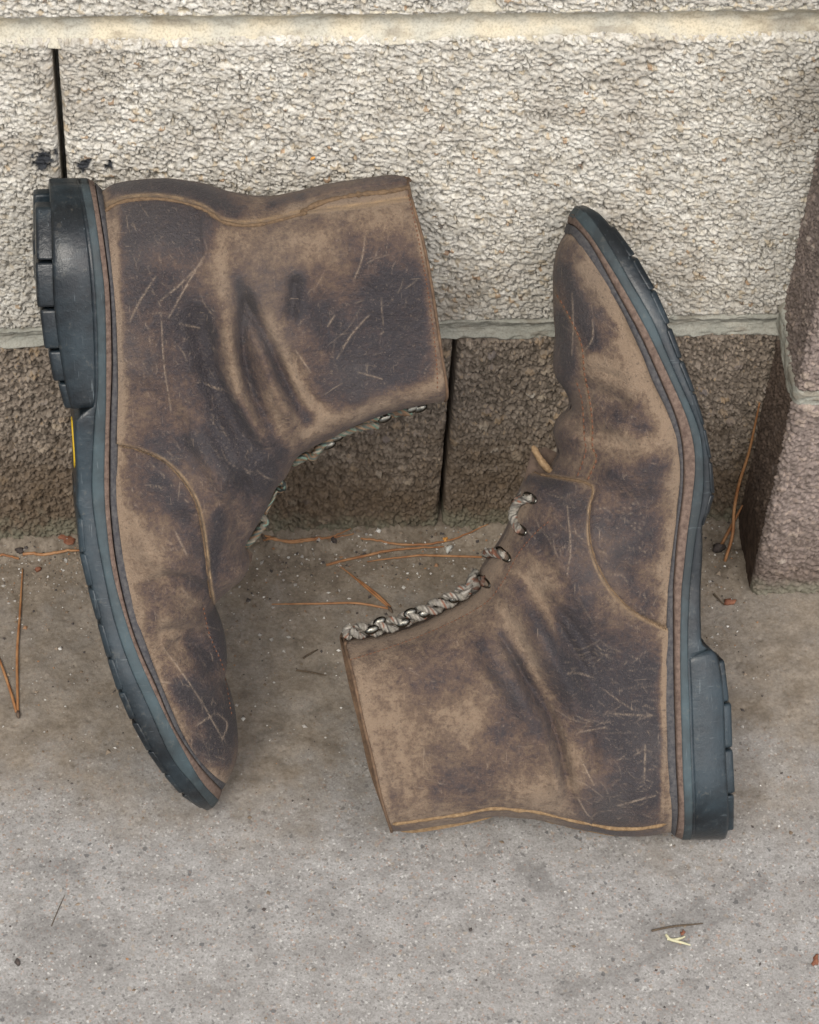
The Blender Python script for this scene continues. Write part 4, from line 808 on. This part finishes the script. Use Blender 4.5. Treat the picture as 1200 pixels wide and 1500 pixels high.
for px, lab in (([(444, 963), (456, 956), (466, 950)], 'tiny dark twig on the dirt in front of the toe-up boot laces'), ([(434, 980), (456, 984), (478, 988)], 'tiny brown twig lying flat near the collar of the toe-up boot'), ([(955, 1362), (985, 1357), (1030, 1352)], 'thin dark twig beside the pale grass blade on the open slab'), ([(75, 1355), (86, 1330), (95, 1310)], 'hair-thin dark stem on the open slab in front of the toe-down boot'), ([(1046, 868), (1055, 878), (1062, 884)], 'dark bark splinter at the wall foot beside the toe-up boot sole')):
    needles([px], lab, r=.6 if 'hair' not in lab else .25, mat=M_TWG, name='twig', cat='twig', group='bits of twig on the slab')
M_GRS = plain_mat('dry_grass', (.42, .40, .24), (.55, .52, .36), .7, 500)
needles([[(976, 1368), (984, 1376), (1012, 1384)], [(978, 1374), (990, 1376), (1004, 1371)]], 'pale dry grass blade forked on the open slab', r=.8, mat=M_GRS, name='grass_blade', cat='grass blade', group=None)
def flake(name, px, size, mat, label, cat, seed, wall_y=None, th=.6):
    rng = np.random.default_rng(seed); c = on_ground([px], 1)[0] if wall_y is None else on_wall([px], wall_y)[0]
    if wall_y is None: c[2] = gz(c[0], c[1])+th*.6
    n = 11; a = np.arange(n)/n*2*np.pi; rr = size*(1+.35*rng.normal(size=n)).clip(.5, 1.5); el = rng.uniform(.5, .8); rot = rng.uniform(0, 3)
    x, y = rr*np.cos(a), rr*np.sin(a)*el; x, y = x*math.cos(rot)-y*math.sin(rot), x*math.sin(rot)+y*math.cos(rot); z = .25*size*np.cos(a*2+1)*.5
    V = []
    for s, dz in ((1, -th*.5), (1.02, 0), (.7, th*.6), (.05, th*.8)):
        V.append(np.stack([x*s, y*s, z*s*s+dz+.3*abs(z.min())], 1) if wall_y is None else np.stack([x*s, -(z*s*s*.3+dz), y*s], 1))
    F = gridf(4, n, closed_m=True).tolist()+[list(range(n))[::-1]]
    o = mk(name, np.vstack(V)/1000, F, mat, None); o.location = tuple(c/1000); tag(o, label, cat); return o
M_LEA = plain_mat('dead_leaf', (.14, .05, .03), (.23, .10, .055), .7, 500); M_ORG = plain_mat('orange_flake', (.55, .24, .05), (.62, .33, .10), .7, 500)
M_PEB = plain_mat('pale_pebble', (.42, .42, .38), (.55, .54, .49), .8, 500); M_CRU = plain_mat('dark_crumb', (.035, .03, .028), (.09, .07, .06), .9, 700)
flake('leaf_fragment', (1195, 1405), 3.2, M_LEA, 'brick red leaf fragment on the open grey slab', 'leaf', 2)
flake('leaf_fragment', (1000, 1366), 1.8, M_LEA, 'small rust red leaf fragment beside the pale grass blade', 'leaf', 3)
flake('leaf_fragment', (652, 797), 2.0, M_ORG, 'small orange leaf fragment at the wall foot by the pine needles', 'leaf', 4)
flake('leaf_fragment', (458, 232), 1.5, M_ORG, 'tiny orange leaf fragment stuck to the pale wall block above the toe-down boot', 'leaf', 5, wall_y=-.6)
flake('leaf_fragment', (98, 799), 4.2, M_LEA, 'red brown leaf fragment at the wall foot behind the sole of the toe-down boot', 'leaf', 6)
flake('pebble', (657, 806), 2.8, M_PEB, 'pale grey pebble among the pine needles between the boots', 'pebble', 7, th=2.2)
flake('pebble', (55, 833), 2.0, M_LEA, 'small red pebble beside the orange pine needle pair', 'pebble', 8, th=2.)
flake('pebble', (1054, 808), 4., M_CRU, 'dark round pebble at the foot of the needle leaning by the pilaster', 'pebble', 9, th=4.)
flake('dirt_crumb', (25, 1407), 2.2, M_CRU, 'black dirt crumb on the open slab in front of the toe-down boot', 'dirt', 10, th=1.6)
flake('dirt_crumb', (489, 797), 2.2, M_CRU, 'dark dirt crumb beside the pine needle pair at the wall foot', 'dirt', 11, th=2.)
flake('dirt_crumb', (29, 812), 2.4, M_CRU, 'dark dirt crumb at the wall foot between two needle ends', 'dirt', 12, th=2.)
flake('dirt_crumb', (1070, 880), 2.8, M_LEA, 'red brown dirt crumb beside the sole of the toe-up boot', 'dirt', 13, th=1.6)
# loose sand and crumbs, nobody could count them
rng = np.random.default_rng(5); NG = 5200
xs_ = rng.uniform(-262, 178, NG); yy = np.where(rng.random(NG) < .55, -np.abs(rng.gamma(1.3, 22, NG))-1, rng.uniform(-360, -2, NG)); sz = np.clip(rng.lognormal(-.75, .5, NG), .18, 1.7)*np.where(yy < -150, .75, 1)
ok = ~((xs_ > PX-3) & (yy > -PD-2)); xs_, yy, sz = xs_[ok], yy[ok], sz[ok]; NG = len(sz)
base = np.array([(1, 0, 0), (-1, 0, 0), (0, 1, 0), (0, -1, 0), (0, 0, .8), (0, 0, -.8)], float); bf = np.array([(0, 2, 4), (2, 1, 4), (1, 3, 4), (3, 0, 4), (2, 0, 5), (1, 2, 5), (3, 1, 5), (0, 3, 5)])
ct = np.stack([xs_, yy, np.array([gz(a, b) for a, b in zip(xs_, yy)])+sz*.25], 1)
rot = rng.uniform(0, 6.28, NG); bb = base[None]*(1+.35*rng.normal(size=(NG, 6, 1))).clip(.5, 1.6); bx = bb[..., 0]*np.cos(rot)[:, None]-bb[..., 1]*np.sin(rot)[:, None]; by = bb[..., 0]*np.sin(rot)[:, None]+bb[..., 1]*np.cos(rot)[:, None]
V = ct[:, None]+np.stack([bx, by, bb[..., 2]], -1)*sz[:, None, None]; Fg = (bf[None]+np.arange(NG)[:, None, None]*6).reshape(-1, 3)
pal = np.array([(.16, .12, .085), (.24, .19, .14), (.33, .31, .28), (.48, .46, .42), (.07, .06, .055), (.28, .16, .09), (.20, .17, .14), (.60, .58, .54)])
col = pal[rng.choice(8, NG, p=[.22, .2, .18, .08, .14, .06, .09, .03])]
bgm = NB('loose_grit'); M_GRT = bgm.done(bgm.attr('col', 'Color'), .9, None, .2)
o = mk('grit', V/1000, Fg, M_GRT, None, False, cols=dict(col=np.repeat(col, 6, 0)))
tag(o, 'loose sand and dirt crumbs scattered over the slab', 'grit', kind='stuff')
